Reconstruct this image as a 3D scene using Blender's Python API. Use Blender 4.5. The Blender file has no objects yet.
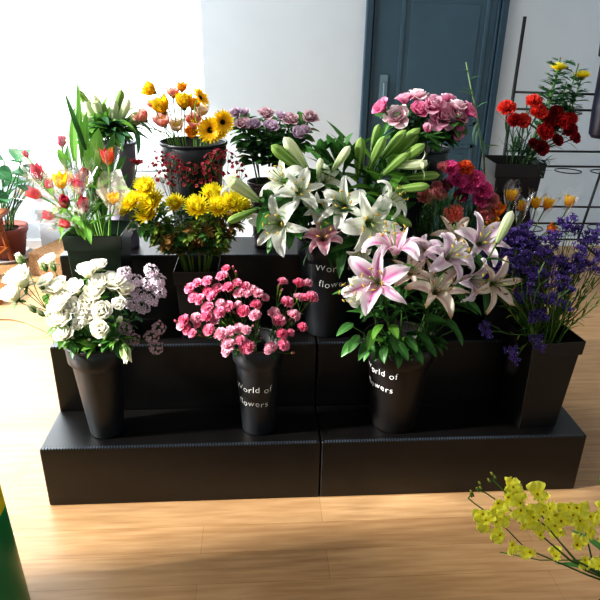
import bpy, math, random
from mathutils import Vector, Matrix
PI = math.pi
rnd = random.Random(7)
COL = bpy.context.scene.collection

# ---------------------------------------------------------------- camera
CAM = Vector((-.2145, -1.7786, 1.5939)); YAW, PIT, ROL, FPX = .0714, .4099, .0181, 599.64
FW = Vector((math.sin(YAW)*math.cos(PIT), math.cos(YAW)*math.cos(PIT), -math.sin(PIT)))
RT0 = Vector((math.cos(YAW), -math.sin(YAW), 0)); UP0 = RT0.cross(FW)
RT = RT0*math.cos(ROL)+UP0*math.sin(ROL); UP = UP0*math.cos(ROL)-RT0*math.sin(ROL)
cd = bpy.data.cameras.new('camera'); cam = bpy.data.objects.new('camera', cd); COL.objects.link(cam)
cd.sensor_width = 36; cd.lens = 36*FPX/600; cd.clip_start = .05
m = Matrix.Identity(4)
for i in range(3):
    m[i][0] = RT[i]; m[i][1] = UP[i]; m[i][2] = -FW[i]; m[i][3] = CAM[i]
cam.matrix_world = m
bpy.context.scene.camera = cam
def at(px, py, Y):
    d = FW+RT*((px-300)/FPX)+UP*((300-py)/FPX)
    return CAM+d*((Y-CAM.y)/d.y)
def face(dx, dy, dc=1.0):
    return (RT*dx+UP*dy-FW*dc).normalized()

# ---------------------------------------------------------------- materials
def lin(h):
    if isinstance(h, str):
        h = h.lstrip('#'); c = [int(h[i:i+2], 16)/255 for i in (0, 2, 4)]
    else: c = h
    return tuple(x/12.92 if x <= .04045 else ((x+.055)/1.055)**2.4 for x in c)+(1,)
MATS = {}
def newmat(name):
    mt = bpy.data.materials.new(name); mt.use_nodes = True
    nt = mt.node_tree; b = nt.nodes['Principled BSDF']; o = nt.nodes['Material Output']
    return mt, nt, b, o
def N(nt, t, **k):
    n = nt.nodes.new(t)
    for a, v in k.items(): setattr(n, a, v)
    return n
def ramp(nt, stops, fac=None, interp='LINEAR'):
    r = N(nt, 'ShaderNodeValToRGB'); r.color_ramp.interpolation = interp
    e = r.color_ramp.elements
    while len(e) < len(stops): e.new(.5)
    for k, (p, c) in enumerate(stops): e[k].position = p; e[k].color = lin(c)
    if fac is not None: nt.links.new(fac, r.inputs[0])
    return r
def plain(name, c, rough=.5, spec=.5, metal=0, noise=0, nscale=20, bump=0, coat=0):
    if name in MATS: return MATS[name]
    mt, nt, b, o = newmat(name)
    b.inputs['Roughness'].default_value = rough; b.inputs['Metallic'].default_value = metal
    b.inputs['Specular IOR Level'].default_value = spec; b.inputs['Coat Weight'].default_value = coat
    tc = N(nt, 'ShaderNodeTexCoord'); nz = N(nt, 'ShaderNodeTexNoise')
    nz.inputs['Scale'].default_value = nscale; nt.links.new(tc.outputs['Object'], nz.inputs['Vector'])
    L = lin(c); lo = tuple(x*(1-noise) for x in L[:3])+(1,); hi = tuple(min(1, x*(1+noise)) for x in L[:3])+(1,)
    r = N(nt, 'ShaderNodeValToRGB'); r.color_ramp.elements[0].position = .3; r.color_ramp.elements[1].position = .7
    r.color_ramp.elements[0].color = lo; r.color_ramp.elements[1].color = hi
    nt.links.new(nz.outputs['Fac'], r.inputs[0]); nt.links.new(r.outputs[0], b.inputs['Base Color'])
    if bump:
        bp = N(nt, 'ShaderNodeBump'); bp.inputs['Strength'].default_value = bump; bp.inputs['Distance'].default_value = .002
        nt.links.new(nz.outputs['Fac'], bp.inputs['Height']); nt.links.new(bp.outputs[0], b.inputs['Normal'])
    MATS[name] = mt; return mt
def petal_mat(name, stops, mid=None, midw=.35, edge=None, trans=.35, rough=.55, var=.12, speck=None):
    """colour along the petal (attribute pt.r), optional mid stripe / edge colour across it (pt.g)"""
    if name in MATS: return MATS[name]
    mt, nt, b, o = newmat(name)
    at_ = N(nt, 'ShaderNodeAttribute'); at_.attribute_name = 'pt'
    sp = N(nt, 'ShaderNodeSeparateColor'); nt.links.new(at_.outputs['Color'], sp.inputs[0])
    col = ramp(nt, stops, sp.outputs[0]).outputs[0]
    if mid:
        mr = N(nt, 'ShaderNodeMapRange'); mr.inputs['From Min'].default_value = 0; mr.inputs['From Max'].default_value = midw
        mr.inputs['To Min'].default_value = 1; mr.inputs['To Max'].default_value = 0
        nt.links.new(sp.outputs[1], mr.inputs[0])
        mr2 = N(nt, 'ShaderNodeMapRange'); mr2.inputs['From Min'].default_value = .95; mr2.inputs['From Max'].default_value = .6
        nt.links.new(sp.outputs[0], mr2.inputs[0])
        mu = N(nt, 'ShaderNodeMath', operation='MULTIPLY'); nt.links.new(mr.outputs[0], mu.inputs[0]); nt.links.new(mr2.outputs[0], mu.inputs[1])
        mx = N(nt, 'ShaderNodeMix', data_type='RGBA'); nt.links.new(mu.outputs[0], mx.inputs[0]); nt.links.new(col, mx.inputs[6])
        mx.inputs[7].default_value = lin(mid); col = mx.outputs[2]
    if edge:
        mr = N(nt, 'ShaderNodeMapRange'); mr.inputs['From Min'].default_value = .6; mr.inputs['From Max'].default_value = 1
        nt.links.new(sp.outputs[1], mr.inputs[0])
        mx = N(nt, 'ShaderNodeMix', data_type='RGBA'); nt.links.new(mr.outputs[0], mx.inputs[0]); nt.links.new(col, mx.inputs[6])
        mx.inputs[7].default_value = lin(edge); col = mx.outputs[2]
    oi = N(nt, 'ShaderNodeObjectInfo')
    ad = N(nt, 'ShaderNodeMath', operation='ADD'); nt.links.new(oi.outputs['Random'], ad.inputs[0]); nt.links.new(sp.outputs[2], ad.inputs[1])
    mr = N(nt, 'ShaderNodeMapRange'); mr.inputs['From Max'].default_value = 2
    mr.inputs['To Min'].default_value = 1-var*1.6; mr.inputs['To Max'].default_value = 1+var
    nt.links.new(ad.outputs[0], mr.inputs[0])
    hs = N(nt, 'ShaderNodeHueSaturation'); nt.links.new(mr.outputs[0], hs.inputs['Value']); nt.links.new(col, hs.inputs['Color'])
    nt.links.new(hs.outputs[0], b.inputs['Base Color'])
    b.inputs['Roughness'].default_value = rough; b.inputs['Specular IOR Level'].default_value = .3
    tr = N(nt, 'ShaderNodeBsdfTranslucent'); nt.links.new(hs.outputs[0], tr.inputs[0])
    ms = N(nt, 'ShaderNodeMixShader'); ms.inputs[0].default_value = trans
    nt.links.new(b.outputs[0], ms.inputs[1]); nt.links.new(tr.outputs[0], ms.inputs[2]); nt.links.new(ms.outputs[0], o.inputs[0])
    MATS[name] = mt; return mt
def film_mat(name, tint='ffffff', opac=.16):
    if name in MATS: return MATS[name]
    mt, nt, b, o = newmat(name)
    b.inputs['Base Color'].default_value = lin(tint); b.inputs['Roughness'].default_value = .12
    tc = N(nt, 'ShaderNodeTexCoord'); nz = N(nt, 'ShaderNodeTexNoise'); nz.inputs['Scale'].default_value = 26
    nt.links.new(tc.outputs['Object'], nz.inputs['Vector'])
    mr = N(nt, 'ShaderNodeMapRange'); mr.inputs['From Min'].default_value = .5; mr.inputs['From Max'].default_value = .72
    mr.inputs['To Min'].default_value = opac*.45; mr.inputs['To Max'].default_value = min(.85, opac*3.2)
    nt.links.new(nz.outputs['Fac'], mr.inputs[0])
    bp = N(nt, 'ShaderNodeBump'); bp.inputs['Strength'].default_value = .8; bp.inputs['Distance'].default_value = .004
    nt.links.new(nz.outputs['Fac'], bp.inputs['Height']); nt.links.new(bp.outputs[0], b.inputs['Normal'])
    gl = N(nt, 'ShaderNodeBsdfGlossy'); gl.inputs['Roughness'].default_value = .18; gl.inputs[0].default_value = lin(tint); nt.links.new(bp.outputs[0], gl.inputs['Normal'])
    tr = N(nt, 'ShaderNodeBsdfTransparent'); ms = N(nt, 'ShaderNodeMixShader')
    nt.links.new(mr.outputs[0], ms.inputs[0]); nt.links.new(tr.outputs[0], ms.inputs[1]); nt.links.new((b if opac > .3 else gl).outputs[0], ms.inputs[2])
    nt.links.new(ms.outputs[0], o.inputs[0]); MATS[name] = mt; return mt

GREEN = petal_mat('stem_green', [(0, '41602c'), (1, '557a36')], trans=.15)
GRN_D = petal_mat('leaf_dark_green', [(0, '2f5a28'), (.5, '3b6c30'), (1, '487a3a')], mid='5d8a48', midw=.12, trans=.25, rough=.4)
GRN_L = petal_mat('leaf_light_green', [(0, '5c8f35'), (1, '6fa544')], mid='92bd66', midw=.12, trans=.4, rough=.4)
GRN_O = petal_mat('leaf_olive_green', [(0, '5e7a2e'), (.6, '74923a'), (1, '8c8c40')], trans=.3)
GRN_B = petal_mat('leaf_blue_green', [(0, '3f6a4a'), (1, '4f8058')], trans=.3)
STEM_D = petal_mat('stem_dark_green', [(0, '2c4a20'), (1, '38591f')], trans=.1)
YEL = petal_mat('yellow_petal', [(0, 'c99a00'), (.4, 'eecb00'), (1, 'fbe322')])
CELLO = film_mat('clear_film', 'ffffff', .17)

# ---------------------------------------------------------------- mesh builder
class MB:
    def __init__(s): s.v = []; s.f = []; s.c = []; s.mi = []; s.cur = 0
    def slot(s, i): s.cur = i; return s
    def add(s, vs, fs, cs=None):
        b = len(s.v); s.v += [tuple(v) for v in vs]
        s.f += [tuple(b+i for i in f) for f in fs]; s.mi += [s.cur]*len(fs)
        s.c += cs if cs else [(.5, .5, .5)]*len(vs)
    def grid(s, P, C, closed=False):
        nu = len(P); nv = len(P[0]); vs = [p for r in P for p in r]; cs = [c for r in C for c in r] if C else None
        fs = []
        for i in range(nu-1):
            for j in range(nv if closed else nv-1):
                k = (j+1) % nv; fs.append((i*nv+j, i*nv+k, (i+1)*nv+k, (i+1)*nv+j))
        s.add(vs, fs, cs)
    def petal(s, L, W, az=0, a0=60, bend=60, bp=1, shape='round', cup=.8, r0=0, z0=0, ruf=0, rf=5, ph=0, nu=6, nv=4, M=None, twist=0, fold=0, b=None, side=0):
        a0 = math.radians(a0); bend = math.radians(bend); b = rnd.random() if b is None else b
        r, z = r0, z0; P = []; C = []; ca, sa = math.cos(az), math.sin(az); pu = 0
        for i in range(nu+1):
            u = i/nu; th = a0-bend*(u**bp)
            if i: r += math.cos(th)*L/nu; z += math.sin(th)*L/nu
            if shape == 'lance': w = W*(math.sin(PI*min(1, .1+.9*u))**.75 if u < .999 else .02)
            elif shape == 'round': w = W*(.28+.72*math.sin(min(1, u*1.45)*PI/2))*(1 if u < .7 else math.sqrt(max(.06, 1-((u-.7)/.3)**2*.85)))
            elif shape == 'fan': w = W*(.12+.88*u**.8)
            elif shape == 'strap': w = W*(.6+.4*math.sin(PI*u))*(1 if u < .85 else .6)
            elif shape == 'ovate': w = W*(math.sin(PI*u**.7)**.8 if 0 < u < .999 else .03)
            else: w = W
            row = []; crow = []
            for j in range(nv+1):
                q = 2*j/nv-1; off = side*u*u*L; tw = twist*u
                if cup > .01: sd = w*math.sin(q*cup)/cup; no = w*(1-math.cos(q*cup))/cup
                else: sd = w*q; no = 0
                no += fold*abs(q)*w
                no += ruf*u*u*math.sin(rf*q+ph+3*u)
                if shape == 'fan' and i == nu: rr = r+(.06*L if (j % 2) else -.06*L)*math.cos(th); zz = z+(.06*L if (j % 2) else -.06*L)*math.sin(th)
                else: rr, zz = r, z
                sd, no = sd*math.cos(tw)-no*math.sin(tw), sd*math.sin(tw)+no*math.cos(tw)
                x = rr-math.sin(th)*no; y = sd+off; zc = zz+math.cos(th)*no
                p = Vector((x*ca-y*sa, x*sa+y*ca, zc))
                row.append(M@p if M else p); crow.append((u, abs(q), b))
            P.append(row); C.append(crow)
        s.grid(P, C)
    def tube(s, pts, r, n=6, cap=True):
        pts = [Vector(p) for p in pts]; m_ = len(pts); R = r if isinstance(r, (list, tuple)) else [r]*m_
        P = []; C = []; prev = None
        for i, p in enumerate(pts):
            t = (pts[min(i+1, m_-1)]-pts[max(i-1, 0)]).normalized()
            a = Vector((0, 0, 1)) if prev is None else prev
            if abs(a.dot(t)) > .98: a = Vector((1, 0, 0))
            x = (a-t*a.dot(t)).normalized(); y = t.cross(x); prev = x
            P.append([p+(x*math.cos(2*PI*k/n)+y*math.sin(2*PI*k/n))*R[i] for k in range(n)])
            C.append([(i/(m_-1), 0, .5)]*n)
        b = len(s.v); s.grid(P, C, True)
        if cap:
            s.f.append(tuple(b+k for k in range(n))[::-1]); s.mi.append(s.cur)
            s.f.append(tuple(b+(m_-1)*n+k for k in range(n))); s.mi.append(s.cur)
    def rev(s, prof, n=24, M=None, lobes=0, lamp=0):
        P = []; C = []
        for i, (r, z) in enumerate(prof):
            row = []
            for k in range(n):
                a = 2*PI*k/n; rr = r*(1+lamp*abs(math.cos(lobes*a/2))) if lobes else r
                p = Vector((rr*math.cos(a), rr*math.sin(a), z)); row.append(M@p if M else p)
            P.append(row); C.append([(i/(len(prof)-1), abs(math.cos(lobes*PI*k/n)) if lobes else .5, .5) for k in range(n)])
        s.grid(P, C, True)
    def box(s, x0, y0, z0, x1, y1, z1, M=None):
        vs = [Vector((x, y, z)) for z in (z0, z1) for y in (y0, y1) for x in (x0, x1)]
        if M: vs = [M@v for v in vs]
        s.add(vs, [(0, 2, 3, 1), (4, 5, 7, 6), (0, 1, 5, 4), (2, 6, 7, 3), (0, 4, 6, 2), (1, 3, 7, 5)])
    def mesh(s, name, mats, smooth=True):
        me = bpy.data.meshes.new(name); me.from_pydata(s.v, [], s.f)
        for mt in (mats if isinstance(mats, (list, tuple)) else [mats]): me.materials.append(mt)
        me.polygons.foreach_set('material_index', s.mi)
        me.polygons.foreach_set('use_smooth', [smooth]*len(s.f))
        a = me.attributes.new('pt', 'FLOAT_COLOR', 'POINT')
        a.data.foreach_set('color', [x for c in s.c for x in (c[0], c[1], c[2], 1)])
        me.update(); return me
def link(name, me, parent=None, loc=None):
    o = bpy.data.objects.new(name, me); COL.objects.link(o)
    if parent: o.parent = parent
    if loc is not None: o.location = loc
    return o
def tag(o, label, cat, group=None):
    o['label'] = label; o['category'] = cat
    if group: o['group'] = group
    return o
def struct(o): o['kind'] = 'structure'; return o
def bevel(o, w, seg=2):
    b = o.modifiers.new('bevel', 'BEVEL'); b.width = w; b.segments = seg; b.limit_method = 'ANGLE'; b.angle_limit = math.radians(40); return o
def solid(o, t):
    b = o.modifiers.new('solid', 'SOLIDIFY'); b.thickness = t; b.offset = -1; return o
def frame(p, d, roll=0, s=1):
    z = d.normalized(); a = Vector((0, 0, 1)) if abs(z.z) < .95 else Vector((0, 1, 0))
    x = (a-z*a.dot(z)).normalized(); y = z.cross(x)
    x, y = x*math.cos(roll)+y*math.sin(roll), y*math.cos(roll)-x*math.sin(roll)
    M = Matrix.Identity(4)
    for i in range(3): M[i][0] = x[i]*s; M[i][1] = y[i]*s; M[i][2] = z[i]*s; M[i][3] = p[i]
    return M
def bez(a, b, c, d, n=10):
    out = []
    for i in range(n+1):
        t = i/n; k = 1-t; out.append(a*k**3+b*3*k*k*t+c*3*k*t*t+d*t**3)
    return out

# ---------------------------------------------------------------- bloom meshes (axis +Z, attach point at the origin)
GA = math.radians(137.5)
def calyx(mb, r, h, slot=1):
    mb.slot(slot); mb.rev([(.002, -.002), (r*.6, 0), (r, h*.5), (r*1.05, h), (r*.6, h*1.05)], 10); mb.slot(0)
def rose(R, n=17, open_=1.0, mats=None, seed=0, name='rose_bloom', gap=0):
    rnd.seed(seed); mb = MB(); calyx(mb, R*.3, R*.35)
    for i in range(n):
        f = i/(n-1); az = i*GA+rnd.uniform(-.2, .2)
        L = R*(1.0+.25*f); W = R*(.38+.42*f)
        mb.petal(L, W, az, a0=(112-58*f*open_), bend=-10+(75*f*f*open_), bp=2, shape='round', cup=1.25-.5*f, r0=R*(.06+gap+.2*f), z0=R*(.22-.12*f), ruf=R*.06*f, rf=4, ph=rnd.random()*6, nu=6, nv=5)
    for k in range(5): mb.slot(1); mb.petal(R*.8, R*.14, k*1.257, a0=10, bend=30, shape='lance', cup=.3, r0=R*.15, z0=.0, nu=4, nv=2)
    return mb.mesh(name, mats)
def lisianthus(R, mats, seed=0, open_=.8):
    rnd.seed(seed); mb = MB(); calyx(mb, R*.22, R*.3)
    for i in range(10):
        f = i/9; az = i*GA
        mb.petal(R*1.35, R*(.5+.35*f), az, a0=92-28*f*open_, bend=60*f*open_-8, bp=2.2, shape='round', cup=.9, r0=R*.12, z0=R*.15, ruf=R*.09, rf=4, ph=rnd.random()*6, nu=6, nv=5)
    mb.slot(2); mb.rev([(.001, R*.3), (R*.12, R*.5), (R*.13, R*.8), (R*.001, R*.95)], 8)
    for k in range(6): mb.tube([(0, 0, R*.3), (R*.22*math.cos(k), R*.22*math.sin(k), R*.95)], R*.025, 4); mb.rev([(.001, -R*.05), (R*.06, 0), (.001, R*.05)], 5, Matrix.Translation((R*.22*math.cos(k), R*.22*math.sin(k), R*.95)))
    return mb.mesh('lisianthus_bloom', mats)
def carnation(R, mats, n=42, seed=0, dome=1.0):
    rnd.seed(seed); mb = MB()
    mb.slot(1); mb.rev([(.002, -R*.55), (R*.2, -R*.45), (R*.24, -R*.1), (R*.3, R*.12), (R*.1, R*.14)], 8); mb.slot(0)
    for i in range(n):
        f = ((i+.5)/n)**.75; az = i*GA+rnd.uniform(-.3, .3)
        mb.petal(R*rnd.uniform(.88, 1.08), R*rnd.uniform(.36, .5), az, a0=92-70*f*dome, bend=25*f, bp=2, shape='fan', cup=.4, r0=R*.04, z0=0, ruf=R*.16, rf=7, ph=rnd.random()*6, nu=4, nv=6)
    return mb.mesh('carnation_bloom', mats)
def pom(R, mats, seed=0):
    rnd.seed(seed); mb = MB(); calyx(mb, R*.35, R*.2)
    n = 150
    for i in range(n):
        f = (i/n)**.8; az = i*GA
        mb.petal(R*(.62+.36*f)*rnd.uniform(.9, 1.1), R*.1, az, a0=92-80*f+rnd.uniform(-5, 5), bend=-38+18*f, bp=1, shape='strap', cup=.9, r0=R*.2*f, z0=R*.2, nu=4, nv=2, ph=0)
    return mb.mesh('chrysanthemum_bloom', mats)
def gerbera(R, mats, seed=0, a0=18, rings=2, disc=.3, n=22):
    rnd.seed(seed); mb = MB(); calyx(mb, R*.25, R*.12)
    for q in range(rings):
        for i in range(n):
            mb.petal(R*(1-.18*q)*rnd.uniform(.93, 1.05), R*.13, 2*PI*(i+.5*q)/n+rnd.uniform(-.05, .05), a0=a0+q*14, bend=rnd.uniform(5, 30), shape='strap', cup=.4, r0=R*.15, z0=R*.1, nu=4, nv=2)
    mb.slot(2)
    for i in range(70):
        f = math.sqrt(i/70); r = R*disc*f; M = Matrix.Translation((r*math.cos(i*GA), r*math.sin(i*GA), R*.12+R*.06*(1-f)))
        mb.rev([(R*.022, 0), (R*.026, R*.06), (.0005, R*.1)], 5, M)
    return mb.mesh('gerbera_bloom', mats)
def tulip(R, mats, seed=0, open_=0, name='tulip_bloom', n=6, L=2.0):
    rnd.seed(seed); mb = MB(); calyx(mb, R*.2, R*.15)
    for i in range(n):
        q = i % 2
        mb.petal(R*L*rnd.uniform(.95, 1.05), R*(.72-.05*q), 2*PI*i/n, a0=28+q*6, bend=-(68-open_), bp=.55, shape='ovate', cup=.85, r0=R*.1, z0=R*.05, ruf=R*.04, rf=3, ph=rnd.random()*6, nu=7, nv=5)
    mb.slot(2)
    for k in range(6): mb.tube([(0, 0, 0), (R*.25*math.cos(k), R*.25*math.sin(k), R*1.0)], R*.05, 4)
    return mb.mesh(name, mats)
def lily(mats, seed=0, L=.125, curl=115, a0=62, W=.026, worn=0):
    rnd.seed(seed); mb = MB(); mb.slot(1); mb.rev([(.003, -.004), (.006, 0), (.009, .012), (.008, .02)], 8); mb.slot(0)
    for i in range(6):
        q = i % 2; cu = curl*rnd.uniform(.7, 1.2)
        mb.petal(L*rnd.uniform(.93, 1.05), W*(1.15 if q else .72), i*PI/3+rnd.uniform(-.1, .1), a0=a0+rnd.uniform(-6, 6), bend=cu*1.15, bp=2.0, shape='lance', cup=.6, r0=.004, z0=.006, ruf=.0065+worn*.006, rf=3.5, ph=rnd.random()*6, nu=11, nv=6, twist=rnd.uniform(-.3, .3)*(1+worn), side=rnd.uniform(-.1, .1), fold=.12)
    for k in range(6):
        a = k*PI/3+.3; p = [Vector((0, 0, .01)), Vector((.012*math.cos(a), .012*math.sin(a), .05)), Vector((.03*math.cos(a), .03*math.sin(a), .09))]
        mb.slot(1); mb.tube(p, .0011, 4); mb.slot(2); d = Vector((-math.sin(a), math.cos(a), .3)).normalized()*.008
        mb.tube([p[2]-d, p[2], p[2]+d], [.0012, .0028, .0012], 5)
    mb.slot(1); mb.tube([(0, 0, .01), (.003, 0, .06), (.004, .004, .105)], [.002, .0014, .003], 5)
    return mb.mesh('lily_bloom', mats)
def lily_bud(mats, L=.105, R=.0165, seed=0, open_=0):
    mb = MB(); n = 12; prof = []
    for i in range(13):
        u = i/12; prof.append((R*(.25+.75*math.sin(PI*min(1, u*.62+.1))**1.2)*(1 if u < .75 else max(.06, math.sqrt(max(0, 1-((u-.75)/.25)**2)))), L*u))
    mb.rev(prof, 24, None, 6, .16); rnd.seed(seed)
    if open_:
        for k in range(4): mb.petal(L*.5, R*.7, k*1.6, a0=78, bend=70+rnd.random()*40, bp=1.5, shape='lance', cup=.6, r0=R*.45, z0=L*.62, nu=7, nv=4)
    mb.slot(1); mb.rev([(.003, -.008), (.004, 0), (R*.5, .006), (R*.3, .009)], 8)
    return mb.mesh('lily_bud', mats)
def round_bud(R, mats, L=2.0, seed=0):
    rnd.seed(seed); mb = MB(); calyx(mb, R*.5, R*.5)
    for i in range(6): mb.petal(R*L, R*.75, i*GA, a0=55, bend=-75, bp=.7, shape='ovate', cup=1.0, r0=R*.1, z0=R*.1, nu=6, nv=4)
    mb.slot(1)
    for k in range(5): mb.petal(R*L*.7, R*.2, k*1.257, a0=50, bend=-50, shape='lance', cup=.3, r0=R*.3, z0=.0, nu=4, nv=2)
    return mb.mesh('flower_bud', mats)
def floret_head(R, mats, n=26, fr=.008, seed=0, flat=.7, stems=True, k=5, up=1.0, name='flower_head'):
    """rounded cluster of small florets on thin stalks"""
    rnd.seed(seed); mb = MB()
    for i in range(n):
        f = (i+.5)/n; ph = math.acos(1-f*1.15) if f*1.15 < 2 else PI; az = i*GA
        d = Vector((math.sin(ph)*math.cos(az), math.sin(ph)*math.sin(az), math.cos(ph)*flat)).normalized()
        p = Vector((d.x*R, d.y*R, R*.9+d.z*R*flat))*rnd.uniform(.75, 1.1)
        if stems: mb.slot(1); mb.tube([Vector((0, 0, 0)), p*.5+Vector((0, 0, .0)), p], R*.018+.0004, 3, False)
        mb.slot(0); M = frame(p, (d+Vector((0, 0, .4))).normalized(), rnd.random()*6)
        for q in range(k): mb.petal(fr*rnd.uniform(.8, 1.2), fr*.5, q*2*PI/k, a0=45*up, bend=30, shape='round', cup=.4, r0=fr*.05, nu=2, nv=2, M=M)
        if len(mats) > 2: mb.slot(2); mb.rev([(fr*.22, .1*fr), (fr*.2, fr*.4), (.0003, fr*.5)], 5, M)
    return mb.mesh(name, mats)
def oncid(mats, R=.02, seed=0):
    rnd.seed(seed); mb = MB()
    mb.petal(R*1.25, R*.95, 0, a0=5, bend=25, shape='round', cup=.3, ruf=R*.34, rf=8, ph=1, nu=5, nv=9)
    for az in (1.2, -1.2, 2.4, -2.4, PI): mb.petal(R*.75, R*.24, az, a0=30, bend=25, shape='lance', cup=.4, ruf=R*.1, nu=4, nv=3)
    mb.slot(2); mb.rev([(.0005, -R*.1), (R*.1, 0), (R*.11, R*.1), (.0005, R*.2)], 7)
    mb.slot(1); mb.tube([(0, 0, -R*.8), (0, 0, 0)], R*.04, 4)
    return mb.mesh('orchid_bloom', mats)

# ---------------------------------------------------------------- foliage
def leaf_at(mb, p, d, L, W, shape='lance', bend=45, roll=0, nv=4, nu=7, ruf=0, fold=.25, up=None):
    d = d.normalized(); u = up or Vector((0, 0, 1)); x = d; y = u.cross(x)
    if y.length < .05: y = Vector((0, 1, 0)).cross(x)
    y.normalize(); z = x.cross(y)
    y, z = y*math.cos(roll)+z*math.sin(roll), z*math.cos(roll)-y*math.sin(roll)
    M = Matrix.Identity(4)
    for i in range(3): M[i][0] = x[i]; M[i][1] = y[i]; M[i][2] = z[i]; M[i][3] = p[i]
    mb.petal(L, W, 0, a0=0, bend=bend, shape=shape, cup=0, nu=nu, nv=nv, M=M, ruf=ruf, fold=fold, ph=rnd.random()*6)
def foliage(kind, path, n, L, W, t0=.35, t1=.95):
    mb = MB(); m_ = len(path)-1
    for i in range(n):
        t = t0+(t1-t0)*(i+rnd.random()*.6)/n; k = min(m_-1, int(t*m_)); fr = t*m_-k
        p = path[k].lerp(path[k+1], fr); tg = (path[k+1]-path[k]).normalized()
        az = i*GA+rnd.random(); a = Vector((math.cos(az), math.sin(az), 0)); a = (a-tg*a.dot(tg)).normalized()
        s = rnd.uniform(.7, 1.15)
        if kind == 'lily': leaf_at(mb, p, a*.85+tg*.6, L*s, W*s, 'lance', rnd.uniform(15, 75), rnd.uniform(-.5, .5))
        elif kind == 'rose': leaf_at(mb, p+a*.012, a+tg*.4, L*s, W*s, 'ovate', rnd.uniform(0, 50), rnd.uniform(-.5, .5), nu=5)
        elif kind == 'grass': leaf_at(mb, p, a*.5+tg, L*s, W, 'lance', rnd.uniform(-20, 60), 0, 2, 6, fold=.3)
        elif kind == 'lobed':
            d = (a+tg*.5).normalized(); q = p+d*.008
            leaf_at(mb, q, d, L*s, W*s*.55, 'ovate', 25, rnd.uniform(-.4, .4), nu=5)
            sd = d.cross(tg).normalized()
            for g in (-1, 1):
                leaf_at(mb, q+d*L*s*.3, d*.8+sd*g, L*s*.5, W*s*.3, 'ovate', 20, 0, 2, 3)
                leaf_at(mb, q+d*L*s*.55, d*.9+sd*g*.7, L*s*.4, W*s*.25, 'ovate', 20, 0, 2, 3)
        elif kind == 'tuft':
            for g in range(4):
                d = Vector((rnd.uniform(-1, 1), rnd.uniform(-1, 1), rnd.uniform(0, 1.2))); leaf_at(mb, p, d, L*s, W, 'lance', 20, 0, 2, 3)
    return mb

# ---------------------------------------------------------------- containers
BLACK = plain('black_plastic', '121114', .42, .5, noise=.15, nscale=30)
BLACK_P = plain('black_plastic_pot', '1c1f23', .42, .5, noise=.12, nscale=25)
BLACK_G = plain('green_black_plastic_pot', '15241c', .35, .5, noise=.12, nscale=25)
BLACK_B = plain('brown_black_plastic_pot', '13100f', .45, .5, noise=.12, nscale=25)
WHITE_INK = plain('white_lettering', 'e9ebe8', .5)
def round_bucket(c, rb, rt, h, label, mat=BLACK_P, text=None, group=None, tsize=.04, taz=-90, tz=.56):
    root = tag(link('flower_bucket', None, loc=c), label, 'bucket', group)
    hc = h*.76; rc = rb+(rt*.93-rb)*.76
    mb = MB(); t = .003
    prof = [(.001, 0), (rb*.96, 0), (rb, .006), (rc, hc), (rc+.0015, hc+.004)]
    mb.rev(prof+[(rt*.97, hc+.02), (rt, h-.006), (rt-t, h-.004), (rc-t, hc), (rb-t, .012), (.001, .01)], 48)
    body = link('body', mb.mesh('body', mat), root)
    mb = MB(); mb.rev([(rt-.001, h-.012), (rt+.004, h-.011), (rt+.005, h-.002), (rt+.002, h), (rt-.004, h-.001), (rt-.004, h-.006)], 48)
    link('rim', mb.mesh('rim', mat), root)
    import bmesh
    for li, line in enumerate((text or '').split('\n') if text else ()):
        cu = bpy.data.curves.new('lettering', 'FONT'); cu.body = line; cu.size = tsize; cu.align_x = 'CENTER'; cu.space_character = 1.12
        cu.offset = -.0003; cu.shear = .05
        to = bpy.data.objects.new('tmp', cu); COL.objects.link(to); bpy.context.view_layer.update()
        me = bpy.data.meshes.new_from_object(to.evaluated_get(bpy.context.evaluated_depsgraph_get()))
        COL.objects.unlink(to); bpy.data.objects.remove(to)
        bm = bmesh.new(); bm.from_mesh(me); bmesh.ops.triangulate(bm, faces=bm.faces)
        bmesh.ops.subdivide_edges(bm, edges=[e for e in bm.edges if e.calc_length() > .008], cuts=2)
        for v in bm.verts:
            z = h*tz+tsize*(.55-1.7*li)+v.co.y+.0025*math.sin(v.co.x*90+li); R = rb+(rc-rb)*z/hc+.0012
            a = math.radians(taz)+v.co.x/R; v.co = Vector((R*math.cos(a), R*math.sin(a), z))
        bm.to_mesh(me); bm.free(); me.materials.clear(); me.materials.append(WHITE_INK)
        o = link('lettering', me, root); o['label'] = 'white lettering reading '+line
    return root
def square_pot(c, wb, wt, h, label, mat=BLACK_G, rot=0, band=.055, group=None):
    root = tag(link('square_pot', None, loc=c), label, 'pot', group); root.rotation_euler.z = rot
    def ring(w, z): return [Vector((x*w/2, y*w/2, z)) for x, y in ((-1, -1), (1, -1), (1, 1), (-1, 1))]
    wn = wb+(wt*.93-wb)*(h-band)/h; mb = MB()
    R = [ring(wb*.9, .012), ring(wb, 0), ring(wn, h-band)]
    mb.grid([ring(.002, 0), ring(wb, 0), ring(wn, h-band), ring(wn-.008, h-band), ring(wb-.01, .01), ring(.002, .01)], None, True)
    bevel(link('body', mb.mesh('body', mat, False), root), .004)
    mb = MB(); mb.grid([ring(wn-.008, h-band-.001), ring(wt*.975, h-band), ring(wt, h), ring(wt-.009, h), ring(wn-.012, h-band+.001), ring(wn-.008, h-band-.001)], None, True)
    bevel(link('rim', mb.mesh('rim', mat, False), root), .003)
    return root

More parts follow.
